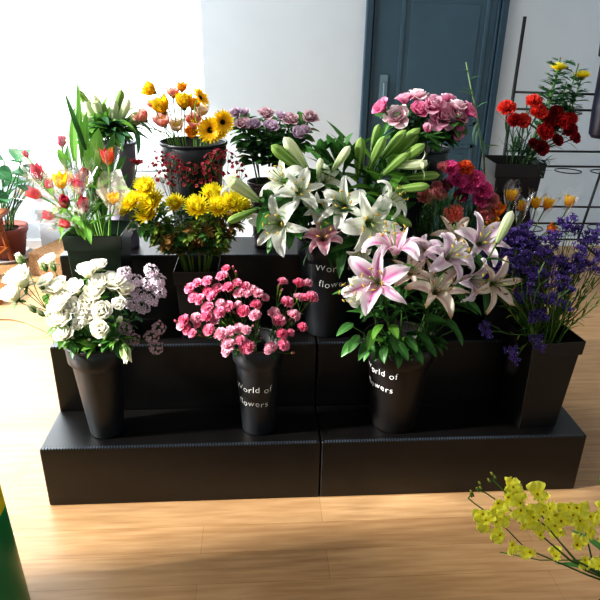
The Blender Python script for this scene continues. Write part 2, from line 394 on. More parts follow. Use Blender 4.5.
# ---------------------------------------------------------------- flower stems
def flower(name, label, cat, vase, tops, rs=.0028, smat=None, leaf=None, group=None, kid='bloom', side=.5, spread=.5, sleeve=None):
    """vase = (centre, height, rim radius); tops = [(pos, dir, mesh, scale, childname)] - first one is on the main stem"""
    c, h, R = vase; smat = smat or GREEN
    pos = tops[0][0] if len(tops) == 1 else sum((t[0] for t in tops), Vector())/len(tops)
    dv = pos-Vector((c[0], c[1], c[2]+h)); hz = Vector((dv.x, dv.y, 0))
    q = min(1, hz.length/.16); hz = hz.normalized() if hz.length > 1e-4 else Vector((1, 0, 0))
    rim = Vector((c[0], c[1], c[2]+h))+hz*R*(.25+.5*q)+Vector((rnd.uniform(-1, 1), rnd.uniform(-1, 1), 0))*R*.12
    base = Vector((c[0], c[1], c[2]+.02))-hz*R*.25*rnd.random()+Vector((rnd.uniform(-1, 1), rnd.uniform(-1, 1), 0))*R*.15
    root = tag(link(name, None, loc=base), label, cat, group)
    mb = MB(); p0, d0 = tops[0][0], tops[0][1]
    dist = (p0-rim).length
    paths = []
    low = bez(base, base.lerp(rim, .4), base.lerp(rim, .8), rim, 4)
    if len(tops) == 1:
        up = bez(rim, rim+(rim-base).normalized()*dist*.35, p0-d0*dist*.35, p0, 9)
        main = low+up[1:]; mb.tube([p-base for p in main], [rs]*len(main), 6); paths.append(main)
    else:
        fork = rim.lerp(pos, side)+Vector((0, 0, -.01)); up = bez(rim, rim.lerp(fork, .3), rim.lerp(fork, .7), fork, 5)
        main = low+up[1:]; mb.tube([p-base for p in main], rs, 6); paths.append(main)
        for t in tops:
            dd = (t[0]-fork).length; ax = (fork-rim).normalized()
            br = bez(fork-ax*.02*rnd.random(), fork+ax*dd*.4, t[0]-t[1]*dd*.35, t[0], 6)
            mb.tube([p-base for p in br], rs*.65, 5); paths.append(br)
    link('stem', mb.mesh('stem', smat), root)
    for t in tops:
        nm = t[4] if len(t) > 4 else kid
        o = link(nm, t[2], root); o.matrix_local = frame(t[0]-base, t[1], rnd.random()*6 if len(t) < 6 else t[5], t[3])
    if leaf:
        kind, n, L, W, lm = leaf[:5]; rng = leaf[5:] or (.4, .95)
        pp = [p-base for p in main]; fm = foliage(kind, pp, n, L, W, *rng)
        for br in paths[1:]:
            f2 = foliage(kind, [p-base for p in br], max(1, n//4), L*.7, W*.7, .1, .7); fm.add(f2.v, f2.f, f2.c)
        link('leaves', fm.mesh('leaves', lm), root)
    return root, base, main
ORD = ['first', 'second', 'third', 'fourth', 'fifth', 'sixth', 'seventh', 'eighth', 'ninth', 'tenth', 'eleventh', 'twelfth', 'thirteenth', 'fourteenth', 'fifteenth', 'sixteenth', 'seventeenth', 'eighteenth', 'nineteenth', 'twentieth', 'twenty-first', 'twenty-second', 'twenty-third', 'twenty-fourth']
def rank_label(i, n, what, where):
    k = 'leftmost' if i == 0 else ('rightmost' if i == n-1 else ORD[i]+' from the left')
    return '%s %s, %s' % (what, where, k)
# ================================================================ THE ROOM
WALL_Y, LX, RX, FY, CEIL = 3.0, -3.4, 3.3, -3.2, 2.9
wall_m = plain('wall_paint', 'cbd6de', .8, .2, noise=.02, nscale=3, bump=.1)
ceil_m = plain('ceiling_paint', 'e6e6e4', .85, .2, noise=.02)
fm, nt, b, o_ = newmat('laminate_floor')
tc = N(nt, 'ShaderNodeTexCoord'); mp = N(nt, 'ShaderNodeMapping'); nt.links.new(tc.outputs['Object'], mp.inputs[0])
br = N(nt, 'ShaderNodeTexBrick'); nt.links.new(mp.outputs[0], br.inputs['Vector'])
br.inputs['Scale'].default_value = 1; br.inputs['Brick Width'].default_value = 1.15; br.inputs['Row Height'].default_value = .125
br.inputs['Mortar Size'].default_value = .0009; br.inputs['Mortar Smooth'].default_value = .3; br.offset = .37
br.inputs['Color1'].default_value = lin('b8966e'); br.inputs['Color2'].default_value = lin('ac8962'); br.inputs['Mortar'].default_value = lin('94704a')
mp2 = N(nt, 'ShaderNodeMapping'); mp2.inputs['Scale'].default_value = (1.2, 14, 1); nt.links.new(tc.outputs['Object'], mp2.inputs[0])
nz = N(nt, 'ShaderNodeTexNoise'); nz.inputs['Scale'].default_value = 3.5; nz.inputs['Detail'].default_value = 6; nt.links.new(mp2.outputs[0], nz.inputs['Vector'])
rp = ramp(nt, [(.3, 'd8d0c8'), (.7, 'ffffff')], nz.outputs['Fac'])
mx = N(nt, 'ShaderNodeMix', data_type='RGBA', blend_type='MULTIPLY'); mx.inputs[0].default_value = 1
nt.links.new(br.outputs['Color'], mx.inputs[6]); nt.links.new(rp.outputs[0], mx.inputs[7]); nt.links.new(mx.outputs[2], b.inputs['Base Color'])
b.inputs['Roughness'].default_value = .32; b.inputs['Specular IOR Level'].default_value = .4
def slab(name, x0, y0, z0, x1, y1, z1, mat, parent=None, bv=0):
    mb = MB(); mb.box(x0, y0, z0, x1, y1, z1); o = link(name, mb.mesh(name, mat, False), parent)
    if bv: bevel(o, bv)
    return o
struct(slab('floor', LX-.2, FY, -.08, RX+.2, WALL_Y+.2, 0, fm))
struct(slab('ceiling', LX-.2, FY, CEIL, RX+.2, WALL_Y+.2, CEIL+.08, ceil_m))
struct(slab('wall_right', RX, FY, 0, RX+.15, WALL_Y+.15, CEIL, wall_m))
# back wall with a window opening at the left
WX0, WX1, WZ0, WZ1 = -3.3, -.62, .62, 2.75
mb = MB(); yb0, yb1 = WALL_Y, WALL_Y+.15
mb.box(WX1, yb0, 0, RX+.15, yb1, CEIL); mb.box(LX-.15, yb0, 0, WX1, yb1, WZ0); mb.box(LX-.15, yb0, WZ1, WX1, yb1, CEIL); mb.box(LX-.15, yb0, WZ0, WX0, yb1, WZ1)
struct(link('wall_back', mb.mesh('wall_back', wall_m, False)))
white_p = plain('white_frame_paint', 'eceff0', .4, .4, noise=.02)
def glow(name, c, s):
    mt, nt, b, o = newmat(name); e = N(nt, 'ShaderNodeEmission'); e.inputs[0].default_value = lin(c); e.inputs[1].default_value = s
    tcg = N(nt, 'ShaderNodeTexCoord'); nzg = N(nt, 'ShaderNodeTexNoise'); nzg.inputs['Scale'].default_value = .8; nt.links.new(tcg.outputs['Object'], nzg.inputs['Vector'])
    rg = ramp(nt, [(.3, c), (.7, 'ffffff')], nzg.outputs['Fac']); nt.links.new(rg.outputs[0], e.inputs[0])
    nt.links.new(e.outputs[0], o.inputs[0]); return mt
day = glow('daylit_curtain', 'f4faff', 2.4)
w1 = struct(link('window_1', None, loc=((WX0+WX1)/2, WALL_Y, WZ0)))
wx = (WX0+WX1)/2
mb = MB(); hw = (WX1-WX0)/2
for x in (-hw, -hw/3-.02, hw/3-.02, hw-.05): mb.box(x, .03, 0, x+.05, .08, WZ1-WZ0)
mb.box(-hw, .03, 0, hw, .08, .05); mb.box(-hw, .03, WZ1-WZ0-.05, hw, .08, WZ1-WZ0)
link('window_frame', mb.mesh('window_frame', white_p, False), w1)
mb = MB(); npl = 120; P = []
for zz in (0.02, WZ1-WZ0-.02): P.append([Vector((-hw+2*hw*k/npl, .015+.008*math.sin(k*1.1), zz)) for k in range(npl+1)])
mb.grid(P, None); link('sheer_curtain', mb.mesh('sheer_curtain', day), w1)
slabm = MB(); slabm.box(-hw-.03, -.05, -.03, hw+.03, .06, 0); link('window_sill', slabm.mesh('window_sill', white_p, False), w1)
# left wall: long glazed opening that lets the sun in
OY0, OY1, OZ0, OZ1 = -.72, 2.85, .08, 2.8
mb = MB(); mb.box(LX-.15, FY, 0, LX, OY0, CEIL); mb.box(LX-.15, OY1, 0, LX, WALL_Y, CEIL); mb.box(LX-.15, OY0, 0, LX, OY1, OZ0); mb.box(LX-.15, OY0, OZ1, LX, OY1, CEIL)
struct(link('wall_left', mb.mesh('wall_left', wall_m, False)))
w2 = struct(link('window_2', None, loc=(LX-.07, 0, OZ0)))
mb = MB()
for k in range(5):
    y = OY0+(OY1-OY0-.05)*k/4; mb.box(-.03, y, 0, .03, y+.05, OZ1-OZ0)
mb.box(-.03, OY0, 0, .03, OY1, .05); mb.box(-.03, OY0, OZ1-OZ0-.05, .03, OY1, OZ1-OZ0)
link('window_frame', mb.mesh('window_frame', white_p, False), w2)
struct(slab('baseboard_back', -3.4, WALL_Y-.015, 0, .55, WALL_Y, .07, white_p))
struct(slab('baseboard_right', 1.8, WALL_Y-.015, 0, RX, WALL_Y, .07, white_p))

# dark slate-blue door in the back wall
DX0, DX1 = at(361, 100, WALL_Y).x, at(494, 100, WALL_Y).x
dm = plain('slate_blue_door_paint', '425c6b', .4, .4, noise=.06, nscale=4)
dmf = plain('slate_blue_frame_paint', '344b5a', .4, .4, noise=.06, nscale=4)
d1 = struct(link('door_1', None, loc=(DX0, WALL_Y, 0))); DW = DX1-DX0; DH = 2.15
mb = MB()
for x0, x1 in ((0, .05), (DW-.05, DW)): mb.box(x0, -.05, 0, x1, 0, DH); 
mb.box(0, -.05, DH-.06, DW, 0, DH)
for x0 in (.055, DW-.075): mb.box(x0, -.035, 0, x0+.02, 0, DH-.06)
bevel(link('door_frame', mb.mesh('door_frame', dmf, False), d1), .006)
mb = MB(); mb.box(.075, -.015, .005, DW-.075, 0, DH-.065)
bevel(link('door_leaf', mb.mesh('door_leaf', dm, False), d1), .003)
for (x0, x1) in ((.09+.17, DW-.13),):
    for z0, z1 in ((.18, .85), (1.0, 1.92)):
        mb = MB(); wdt = .028
        mb.box(x0, -.028, z0, x1, -.015, z0+wdt); mb.box(x0, -.028, z1-wdt, x1, -.015, z1)
        mb.box(x0, -.028, z0, x0+wdt, -.015, z1); mb.box(x1-wdt, -.028, z0, x1, -.015, z1)
        mb.box(x0+.07, -.022, z0+.07, x1-.07, -.015, z1-.07)
        bevel(link('door_panel', mb.mesh('door_panel', dm, False), d1), .004)
mb = MB(); mb.box(.13, -.03, 1.12, .19, -.015, 1.36); mb.tube([(.16, -.03, 1.3), (.16, -.065, 1.3), (.16, -.07, 1.2), (.16, -.065, 1.14), (.16, -.03, 1.14)], .009, 8)
link('door_handle', mb.mesh('door_handle', plain('slate_handle', '6f8793', .3, .6, noise=.05), False), d1)

# ================================================================ BLACK STEPPED STAND (six separate risers)
H1, H2, H3, D1, D2, D3 = .2533, .5301, .8021, .2447, .4937, .74
rib_m = plain('ribbed_plastic_highlight', '30373f', .3, .55, noise=.12, nscale=40)  # lighter bluish ribs: highlight along the tread edges put into the colour
bm_, nt, b, o_ = newmat('riser_plastic')
b.inputs['Base Color'].default_value = lin('17151a'); b.inputs['Roughness'].default_value = .38
tc = N(nt, 'ShaderNodeTexCoord'); wv = N(nt, 'ShaderNodeTexWave'); wv.inputs['Scale'].default_value = 55; wv.bands_direction = 'X'
nt.links.new(tc.outputs['Object'], wv.inputs['Vector']); bp = N(nt, 'ShaderNodeBump'); bp.inputs['Strength'].default_value = .22; bp.inputs['Distance'].default_value = .001
nt.links.new(wv.outputs['Fac'], bp.inputs['Height']); nt.links.new(bp.outputs[0], b.inputs['Normal'])
nz = N(nt, 'ShaderNodeTexNoise'); nz.inputs['Scale'].default_value = 9; nt.links.new(tc.outputs['Object'], nz.inputs['Vector'])
rr = ramp(nt, [(.3, '0d0b0c'), (.7, '11100f')], nz.outputs['Fac']); nt.links.new(rr.outputs[0], b.inputs['Base Color'])
r2 = N(nt, 'ShaderNodeMapRange'); r2.inputs['To Min'].default_value = .24; r2.inputs['To Max'].default_value = .4; nt.links.new(nz.outputs['Fac'], r2.inputs[0]); nt.links.new(r2.outputs[0], b.inputs['Roughness'])
tiers = [(0, D1, H1, 'low front'), (D1, D2, H2, 'middle'), (D2, D3, H3, 'tall back')]
for ti, (y0, y1, h, nm) in enumerate(tiers):
    for si, (x0, x1, sn) in enumerate(((-1, -.002, 'left'), (.002, 1, 'right'))):
        root = tag(link('display_riser', None, loc=((x0+x1)/2, y0+.002, 0)), '%s black plastic display step, the %s one of the two side by side' % (nm, sn), 'display step', 'black display steps')
        w = (x1-x0)/2; d = y1-y0-.004
        mb = MB(); mb.box(-w, 0, 0, w, d, h); bevel(link('riser_box', mb.mesh('riser_box', bm_, False), root), .006, 3)
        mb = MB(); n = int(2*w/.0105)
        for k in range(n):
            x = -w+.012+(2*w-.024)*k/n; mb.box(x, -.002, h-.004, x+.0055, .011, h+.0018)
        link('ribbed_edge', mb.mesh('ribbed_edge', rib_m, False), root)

# ================================================================ CONTAINERS
def inner(c, h, R): return (c, h, R)
VA = ((-.787, .112, H1), .38, .095); VB = ((-.226, .112, H1), .368, .09); VC = ((.289, .125, H1), .367, .12)
VD = ((.825, .135, H1), .375, .09); VE = ((-.80, .365, H2), .425, .09); VF = ((-.45, .37, H2), .28, .07)
VG = ((.045, .372, H2), .40, .105); VG2 = ((.285, .385, H2), .33, .09); VH = ((.51, .385, H2), .34, .08); VI = ((.745, .385, H2), .30, .09)
VJ = ((-.76, .615, H3), .42, .08); VK = ((-.468, .615, H3), .425, .115); VL = ((-.19, .62, H3), .27, .06)
VM = ((.42, .615, H3), .41, .105); VN = ((.812, .615, H3), .36, .09)
bk = dict(group=None)
round_bucket(VA[0], .060, .103, VA[1], 'black tapered bucket holding the white lisianthus on the low front step', BLACK_P)
round_bucket(VB[0], .063, .094, VB[1], 'black lettered bucket holding the pink spray carnations on the low front step', BLACK_P, 'World of\nflowers', tsize=.035, taz=-108, tz=.47)
round_bucket(VC[0], .086, .130, VC[1], 'big black lettered bucket holding the pink and white lilies on the low front step', BLACK_B, 'World of\nflowers', tsize=.036, taz=-143, tz=.62)
square_pot(VD[0], .15, .205, VD[1], 'square black pot holding the purple statice at the right end of the low front step', BLACK_B, .10)
square_pot(VE[0], .155, .205, VE[1], 'square dark green-black pot holding the film-wrapped tulips on the middle step', BLACK_G, 0)
square_pot(VF[0], .13, .165, VF[1], 'square brownish black pot under the yellow chrysanthemums on the middle step', BLACK_B, 0)
round_bucket(VG[0], .085, .122, VG[1], 'black lettered bucket under the open white lilies on the middle step', BLACK_P, 'World of\nflowers', tsize=.038, taz=-80, tz=.66)
round_bucket(VG2[0], .075, .105, VG2[1], 'black bucket behind the pink lilies, holding the green lily buds', BLACK_P)
round_bucket(VH[0], .07, .095, VH[1], 'black bucket under the magenta and coral carnations on the middle step', BLACK_P)
square_pot(VI[0], .15, .20, VI[1], 'square black pot under the film-wrapped orange flowers, behind the purple statice', BLACK_P, 0)
round_bucket(VJ[0], .05, .068, VJ[1], 'slim greyish violet vase of pale lilies at the left end of the tall back step', plain('violet_grey_plastic', '877f96', .4, .4, noise=.1))
round_bucket(VK[0], .085, .127, VK[1], 'black round bucket holding the yellow poppies and gerberas on the tall back step', BLACK_P)
round_bucket(VL[0], .05, .07, VL[1], 'dull mauve-grey bucket under the mauve roses on the tall back step', plain('mauve_grey_plastic', '55484f', .5, .4, noise=.1))
round_bucket(VM[0], .08, .118, VM[1], 'black round bucket holding the pink roses in front of the dark blue door', BLACK_P)
square_pot(VN[0], .145, .20, VN[1], 'square black pot holding the red carnations at the right end of the tall back step', BLACK, -.06)

def bd(p, V, ko=1.0, ku=.6, kc=.7):
    c, h, R = V; o = p-Vector((c[0], c[1], c[2]+h)); o.z *= .6
    if o.length > 0: o = o/max(.12, o.length)
    return (o*ko+Vector((0, 0, ku))-FW*kc).normalized()
def place(px, py, V, y0, y1, D, off=0):
    v = (py-y0)/(y1-y0); return at(px, py, V[0][1]+off+D*(.5-v)+rnd.uniform(-.008, .008))

# ---- white lisianthus (left front bucket)
LM = [petal_mat('lisianthus_white', [(0, 'd6dca4'), (.35, 'f4f0d4'), (1, 'fffef8')], trans=.4), GRN_L, petal_mat('lisianthus_centre', [(0, '9aa43c'), (1, 'd8cf58')])]  # creamy petal base paints the warm shadow inside the white blooms
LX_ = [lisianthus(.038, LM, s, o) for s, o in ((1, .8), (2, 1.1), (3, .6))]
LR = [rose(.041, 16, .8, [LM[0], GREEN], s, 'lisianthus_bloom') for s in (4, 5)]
LB = round_bud(.019, [petal_mat('lisianthus_bud', [(0, 'a8c070'), (.6, 'e4ecc4'), (1, 'f7f8ea')]), GREEN], 2.2)
lis = [ # stems: list of (px,py,size,kind,dir)
 ([(24, 283, 1.3, 'r'), (15, 298, 1.1, 'r'), (12, 278, .9, 'b'), (22, 261, 1.0, 'b')], 'arching far left over the floor with a big full bloom'),
 ([(50, 262, .75, 'r'), (44, 267, .9, 'b'), (53, 267, .8, 'b')], 'standing high on the left with small pale green-white blooms'),
 ([(49, 283, .8, 'r'), (41, 286, .7, 'b'), (33, 309, .8, 'b')], 'with a small creamy bloom between the floor and the pot'),
 ([(99, 268, .8, 'r'), (88, 275, 1.0, 'r')], 'tallest pair of blooms against the square pot'),
 ([(60, 292, 1.1, 'r'), (63, 307, 1.0, 'r')], 'two full blooms at the left shoulder of the bunch'),
 ([(76, 292, 1.0, 'r'), (76, 308, 1.0, 'l')], 'two cream blooms in the upper middle of the bunch'),
 ([(65, 323, 1.15, 'r'), (50, 316, .8, 'b'), (41, 313, .7, 'b')], 'low left bloom with two buds beside it'),
 ([(81, 325, .85, 'l0')], 'single small cup facing the front'),
 ([(90, 303, 1.0, 'l'), (100, 287, 1.0, 'r')], 'cream blooms right of the centre of the bunch'),
 ([(104, 312, 1.1, 'l'), (102, 329, 1.05, 'l')], 'two wide open flat blooms showing yellowish centres'),
 ([(113, 287, 1.1, 'r'), (124, 292, .9, 'r')], 'creamy full blooms at the upper right of the bunch'),
 ([(120, 305, .95, 'l'), (119, 321, .8, 'b')], 'yellowish cream blooms at the right edge of the bunch'),
 ([(68, 300, 1.0, 'r'), (85, 313, 1.0, 'l')], 'two creamy blooms half buried in the middle of the bunch'),
 ([(95, 297, 1.0, 'r'), (92, 318, .95, 'l')], 'pale bloom above an open cup in the heart of the bunch'),
 ([(66, 335, .85, 'r'), (60, 318, .9, 'r')], 'low blooms just above the leaves on the left'),
 ([(125, 348, .9, 'b')], 'single drooping closed white bud over the rim')]
for st, txt in lis:
    T = []
    for px, py, s, k in st:
        p = place(px, py, VA, 262, 348, .17, -.03)
        if k == 'l' or k == 'l0': d = (bd(p, VA, .3, .3, 1.5)); me = LX_[rnd.randrange(3)] if k == 'l' else LX_[2]
        elif k == 'r': d = bd(p, VA, .8, .9, .5); me = rnd.choice(LR)
        else: d = bd(p, VA, .8, .8, .2); me = LB
        if (px, py) == (125, 348): d = face(.3, -1, .3); s *= 1.6
        T.append((p-d*.015, d, me, s*(1.0 if k != 'b' else 1.15), 'bud' if k == 'b' else 'bloom'))
    flower('lisianthus', 'white lisianthus stem, '+txt, 'flower', VA, T, .0022, GREEN, ('rose', 7, .05, .012, GRN_L, .5, .95), 'white lisianthus in the left front bucket')
for i, (px, py) in enumerate(((58, 330), (56, 322), (75, 338), (100, 345), (116, 340), (90, 340), (66, 340))):
    p = place(px, py, VA, 262, 348, .17, -.02); lb = MB()
    root, base, mn = flower('lisianthus_leaf_shoot', rank_label(i, 7, 'leafy green lisianthus shoot', 'low over the rim of the left bucket'), 'leaf shoot', VA, [(p, bd(p, VA, 1, .3, .3), LB, .45, 'bud')], .002, GREEN, ('rose', 12, .055, .013, GRN_L if i < 4 else GRN_D, .55, 1.0), 'green shoots in the left bucket')

# ---- lilac-white cluster flowers beside them
CW = [petal_mat('lilac_white_floret', [(0, 'c9a3c0'), (.5, 'eddcea'), (1, 'fbf4f8')], var=.2), GREEN, petal_mat('lilac_floret_eye', [(0, 'b58aa8'), (1, 'd8b8cc')])]
CH = [floret_head(.022, CW, 26, .0085, s) for s in (1, 2, 3)]
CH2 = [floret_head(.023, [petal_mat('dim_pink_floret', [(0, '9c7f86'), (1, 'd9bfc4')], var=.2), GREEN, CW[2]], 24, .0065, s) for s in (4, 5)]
for grp, txt in (([(124, 274), (134, 282), (121, 288)], 'upper left'), ([(150, 272), (157, 281), (147, 285)], 'top right, brightest'), ([(138, 296), (150, 300), (158, 292)], 'middle right'), ([(131, 305), (141, 308), (128, 292)], 'middle'), ([(124, 328), (131, 338), (120, 335)], 'lower left, dim'), ([(150, 336), (157, 328), (154, 347)], 'lower right, dim')):
    low = grp[0][1] > 320; T = []
    for px, py in grp:
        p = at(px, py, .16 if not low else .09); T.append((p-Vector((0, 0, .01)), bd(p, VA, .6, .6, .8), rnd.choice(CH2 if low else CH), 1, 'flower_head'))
    flower('lilac_cluster_flower', 'stem of tiny lilac-white clustered flowers, %s of the spray beside the white lisianthus' % txt, 'flower', VA, T, .0016, GREEN, ('rose', 6, .03, .006, GRN_B, .5, 1), 'lilac cluster flowers in the left bucket')

# ---- pink spray carnations (lettered bucket)
PC = [[petal_mat('carnation_pink', [(0, 'd03068'), (.5, 'ee6494'), (.85, 'f684aa'), (1, 'fdb6cc')], var=.14), GRN_O], [petal_mat('carnation_pale_pink', [(0, 'e0608c'), (.5, 'f78ab0'), (1, 'ffccda')], var=.12), GRN_O], [petal_mat('carnation_rose_pink', [(0, 'c02458'), (.6, 'e64e82'), (1, 'f792b0')], var=.14), GRN_O]]
PB = [carnation(.0215, mm, 30, s) for s, mm in enumerate(PC+PC)]
PBUD = round_bud(.007, [petal_mat('carnation_bud', [(0, '76924a'), (.7, 'c7728a'), (1, 'e88aa8')]), GRN_O], 2.6)
pinks = [
 ([(226, 268, .75), (222, 276, 1.0), (236, 273, .7, 'b')], 'the topmost stem, small blooms pointing up'),
 ([(207, 281, 1), (197, 283, .9), (190, 288, 1)], 'arching to the upper left'), ([(199, 299, 1), (207, 291, .9), (193, 297, .9)], 'left of the upper middle'),
 ([(184, 320, 1), (181, 325, .9), (187, 329, .9, ), (196, 318, 1.0)], 'reaching furthest left, low down'), ([(209, 330, 1.1), (197, 324, .7), (192, 333, .8)], 'low left over the dark step'),
 ([(217, 289, 1.1), (228, 287, 1), (211, 296, .9)], 'in the upper middle'), ([(239, 293, 1), (237, 283, .9), (245, 286, .9)], 'in the top right of the main cluster'),
 ([(252, 290, 1), (258, 293, .9), (265, 297, .8), (247, 293, .8)], 'fanning to the right of the main cluster'), ([(208, 308, 1.15), (206, 316, 1)], 'left of the centre'),
 ([(219, 312, 1.1), (228, 307, 1.1), (220, 303, .9)], 'in the very centre'), ([(243, 311, 1.15), (238, 304, .7)], 'right of the centre, one large bloom'), ([(255, 315, 1), (256, 304, .95), (253, 326, .5, 'b')], 'at the right edge of the main cluster'),
 ([(221, 334, 1.1), (230, 331, .9), (214, 320, .9)], 'low in the middle'), ([(228, 345, 1.2), (226, 351, .9)], 'lowest in the middle, over the rim'), ([(247, 347, 1.25), (240, 340, .9), (238, 328, .9)], 'lowest right, big bloom over the rim'), ([(246, 330, .8), (259, 330, .4, 'b'), (261, 338, .4, 'b')], 'half hidden with narrow buds beside it'),
 ([(283, 281, .85), (282, 290, .5, 'b')], 'top left bloom of the separate right-hand spray'), ([(299, 283, 1), (308, 283, .9), (299, 297, .9)], 'top of the separate right-hand spray'), ([(312, 297, 1.15), (305, 297, .8)], 'rightmost, pointing to the lily leaf'), ([(287, 302, 1.15)], 'single large bloom in the separate right-hand spray'),
 ([(274, 313, 1.1), (279, 320, 1.2)], 'left pair of the separate right-hand spray'), ([(294, 315, 1.15), (303, 327, .9)], 'right pair of the separate right-hand spray'), ([(282, 334, 1), (291, 332, .7)], 'low pair of the right-hand spray'), ([(284, 345, 1), (271, 347, 1), (268, 350, .7)], 'lowest pair of the right-hand spray')]
for st, txt in pinks:
    T = []
    for q in st:
        px, py, s = q[:3]; b_ = len(q) > 3
        p = place(px, py, VB, 265, 350, .17, -.03 if px < 270 else .0); d = bd(p, VB, .9, .75, .65)
        T.append((p-d*.008, d, PBUD if b_ else PB[rnd.choice([0, 0, 1, 1, 2, 3, 4, 4])], s*(1.5 if b_ else 1.0), 'bud' if b_ else 'bloom'))
    if rnd.random() < .7:
        p = T[0][0]+Vector((rnd.uniform(-.03, .03), 0, rnd.uniform(-.03, 0))); T.append((p, bd(p, VB), PBUD, 1, 'bud'))
    flower('spray_carnation', 'pink spray carnation stem, '+txt, 'flower', VB, T, .0014, GRN_O, ('grass', 8, .05, .0022, GRN_D, .4, 1), 'pink spray carnations')
# ---- pink and white lilies
WL = [petal_mat('white_lily_petal', [(0, 'b7c98a'), (.25, 'edf0dc'), (1, 'fbfbf6')], mid='dfe8c4', midw=.12, trans=.4), petal_mat('lily_green', [(0, '7d9a4e'), (1, 'a8bd72')]), petal_mat('yellow_anther', [(0, 'd9b54a'), (1, 'e8cb6a')])]
PL = [petal_mat('pink_lily_petal', [(0, 'f0ead0'), (.22, 'f0b4d2'), (.6, 'f8dcea'), (1, 'fdf6fa')], mid='dc72b0', midw=.38, edge='fcf4f8', trans=.35), WL[1], WL[2]]
FL = [petal_mat('faded_lily_petal', [(0, 'd9d0a8'), (.3, 'f0e2d2'), (.8, 'f8ecdc'), (1, 'dcbc98')], mid='e8bcc0', midw=.3, edge='e6d6c0', trans=.35), WL[1], petal_mat('brown_anther', [(0, '7a5230'), (1, '94683c')])]
VLm = [petal_mat('lilac_lily_petal', [(0, 'd8cfae'), (.25, 'ead0e0'), (.8, 'f4e6ee'), (1, 'fbf4f8')], mid='dcaed0', midw=.4, edge='f6eef2', trans=.35), WL[1], WL[2]]
SP = [petal_mat('salmon_pink_lily_petal', [(0, 'e6b0b0'), (.4, 'f0a0b4'), (1, 'fbd9e0')], mid='e07a98', midw=.4, edge='fdeaf0', trans=.35), WL[1], WL[2]]
WM = [lily(WL, s, .12, c, a, .022) for s, c, a in ((1, 125, 64), (2, 95, 60), (3, 150, 68))]
WSIDE = lily(WL, 9, .12, 85, 80, .024)
PM = [lily(PL, s, .12, c, a, .0245) for s, c, a in ((11, 85, 52), (12, 120, 58))]
FMs = [lily(FL, s, .11, c, a, .0175, 1) for s, c, a in ((13, 100, 62), (14, 85, 55))]
VM_ = [lily(VLm, s, .118, c, a, .0215) for s, c, a in ((15, 140, 66), (16, 95, 58), (17, 150, 70))]
SM = lily(SP, 18, .1, 165, 70, .024)
BUDM = [petal_mat('lily_bud_green', [(0, '5c8434'), (.55, '7a9f44'), (1, '94b45c')], edge='aac87a', trans=.3), GREEN]
BUDW = [petal_mat('lily_bud_pale', [(0, '9db868'), (.5, 'cfdca4'), (1, 'eef0da')], edge='e8efd0', trans=.35), GREEN]
BG = [lily_bud(BUDM, .105, .0125), lily_bud(BUDM, .12, .0115)]; BW = [lily_bud(BUDW, .115, .0145), lily_bud(BUDW, .13, .017, 3, 1)]
LILYLEAF = ('lily', 8, .115, .014, GRN_D, .5, .95)
pl = [ # px,py,dir,mesh,scale,Y,label
 (377, 282, face(-.35, .1, 1), PM[0], 1.12, -.02, 'wide open pink-striped white lily, largest bloom at the front left', .0),
 (395, 249, face(-.1, 1.2, .75), PM[1], 1.15, .06, 'open pink-striped lily facing up, above the largest pink lily', .5),
 (448, 258, face(.35, .35, .7), VM_[0], 1.1, .04, 'lilac-white lily with petals curled over in an arch', .9),
 (468, 280, face(.7, -.1, .6), VM_[2], 1.0, .03, 'lilac lily facing right with one broad hanging petal', .2),
 (436, 292, face(.1, .45, .9), FMs[0], 1.15, -.01, 'pale cream lily with brownish tips, low in the middle', .3),
 (494, 284, face(.35, -.05, 1), FMs[1], 1.05, .04, 'pale narrow-petalled lily furthest right above the step', .6),
 (411, 272, face(.1, .3, .9), FMs[0], .85, .05, 'faded salmon-brown lily between the two large pink lilies', 1.1),
 (480, 243, face(.2, .3, .9), VM_[1], 1.1, .16, 'dim lilac lily at the back right of the big bucket', .1),
 (455, 236, face(-.2, .5, .9), FMs[1], .9, .2, 'dim cream lily behind the lilac ones', .7),
 (424, 250, face(-.5, .2, .8), VM_[0], .8, .1, 'lilac-white lily seen from the side with two curled petals', .2),
 (357, 291, face(-.5, -.1, .7), lily(WL, 22, .07, 150, 60, .03, 1.2), 1.0, .0, 'crumpled creamy white lily at the left edge of the big bucket', .4)]
for px, py, d, me, s, Y, lab, rl in pl:
    p = at(px, py, Y)-d*.03
    flower('pink_lily', lab, 'flower', VC, [(p, d, me, s, 'bloom', rl)], .0032, GREEN, LILYLEAF, 'pink and white lilies in the big bucket')
p = at(497, 243, .05); flower('pink_lily', 'pale green-white lily bud pointing up at the right of the pink lilies', 'flower', VC, [(p, face(.45, 1, .1), BW[0], 1.0, 'bud', 0)], .0032, GREEN, LILYLEAF, 'pink and white lilies in the big bucket')
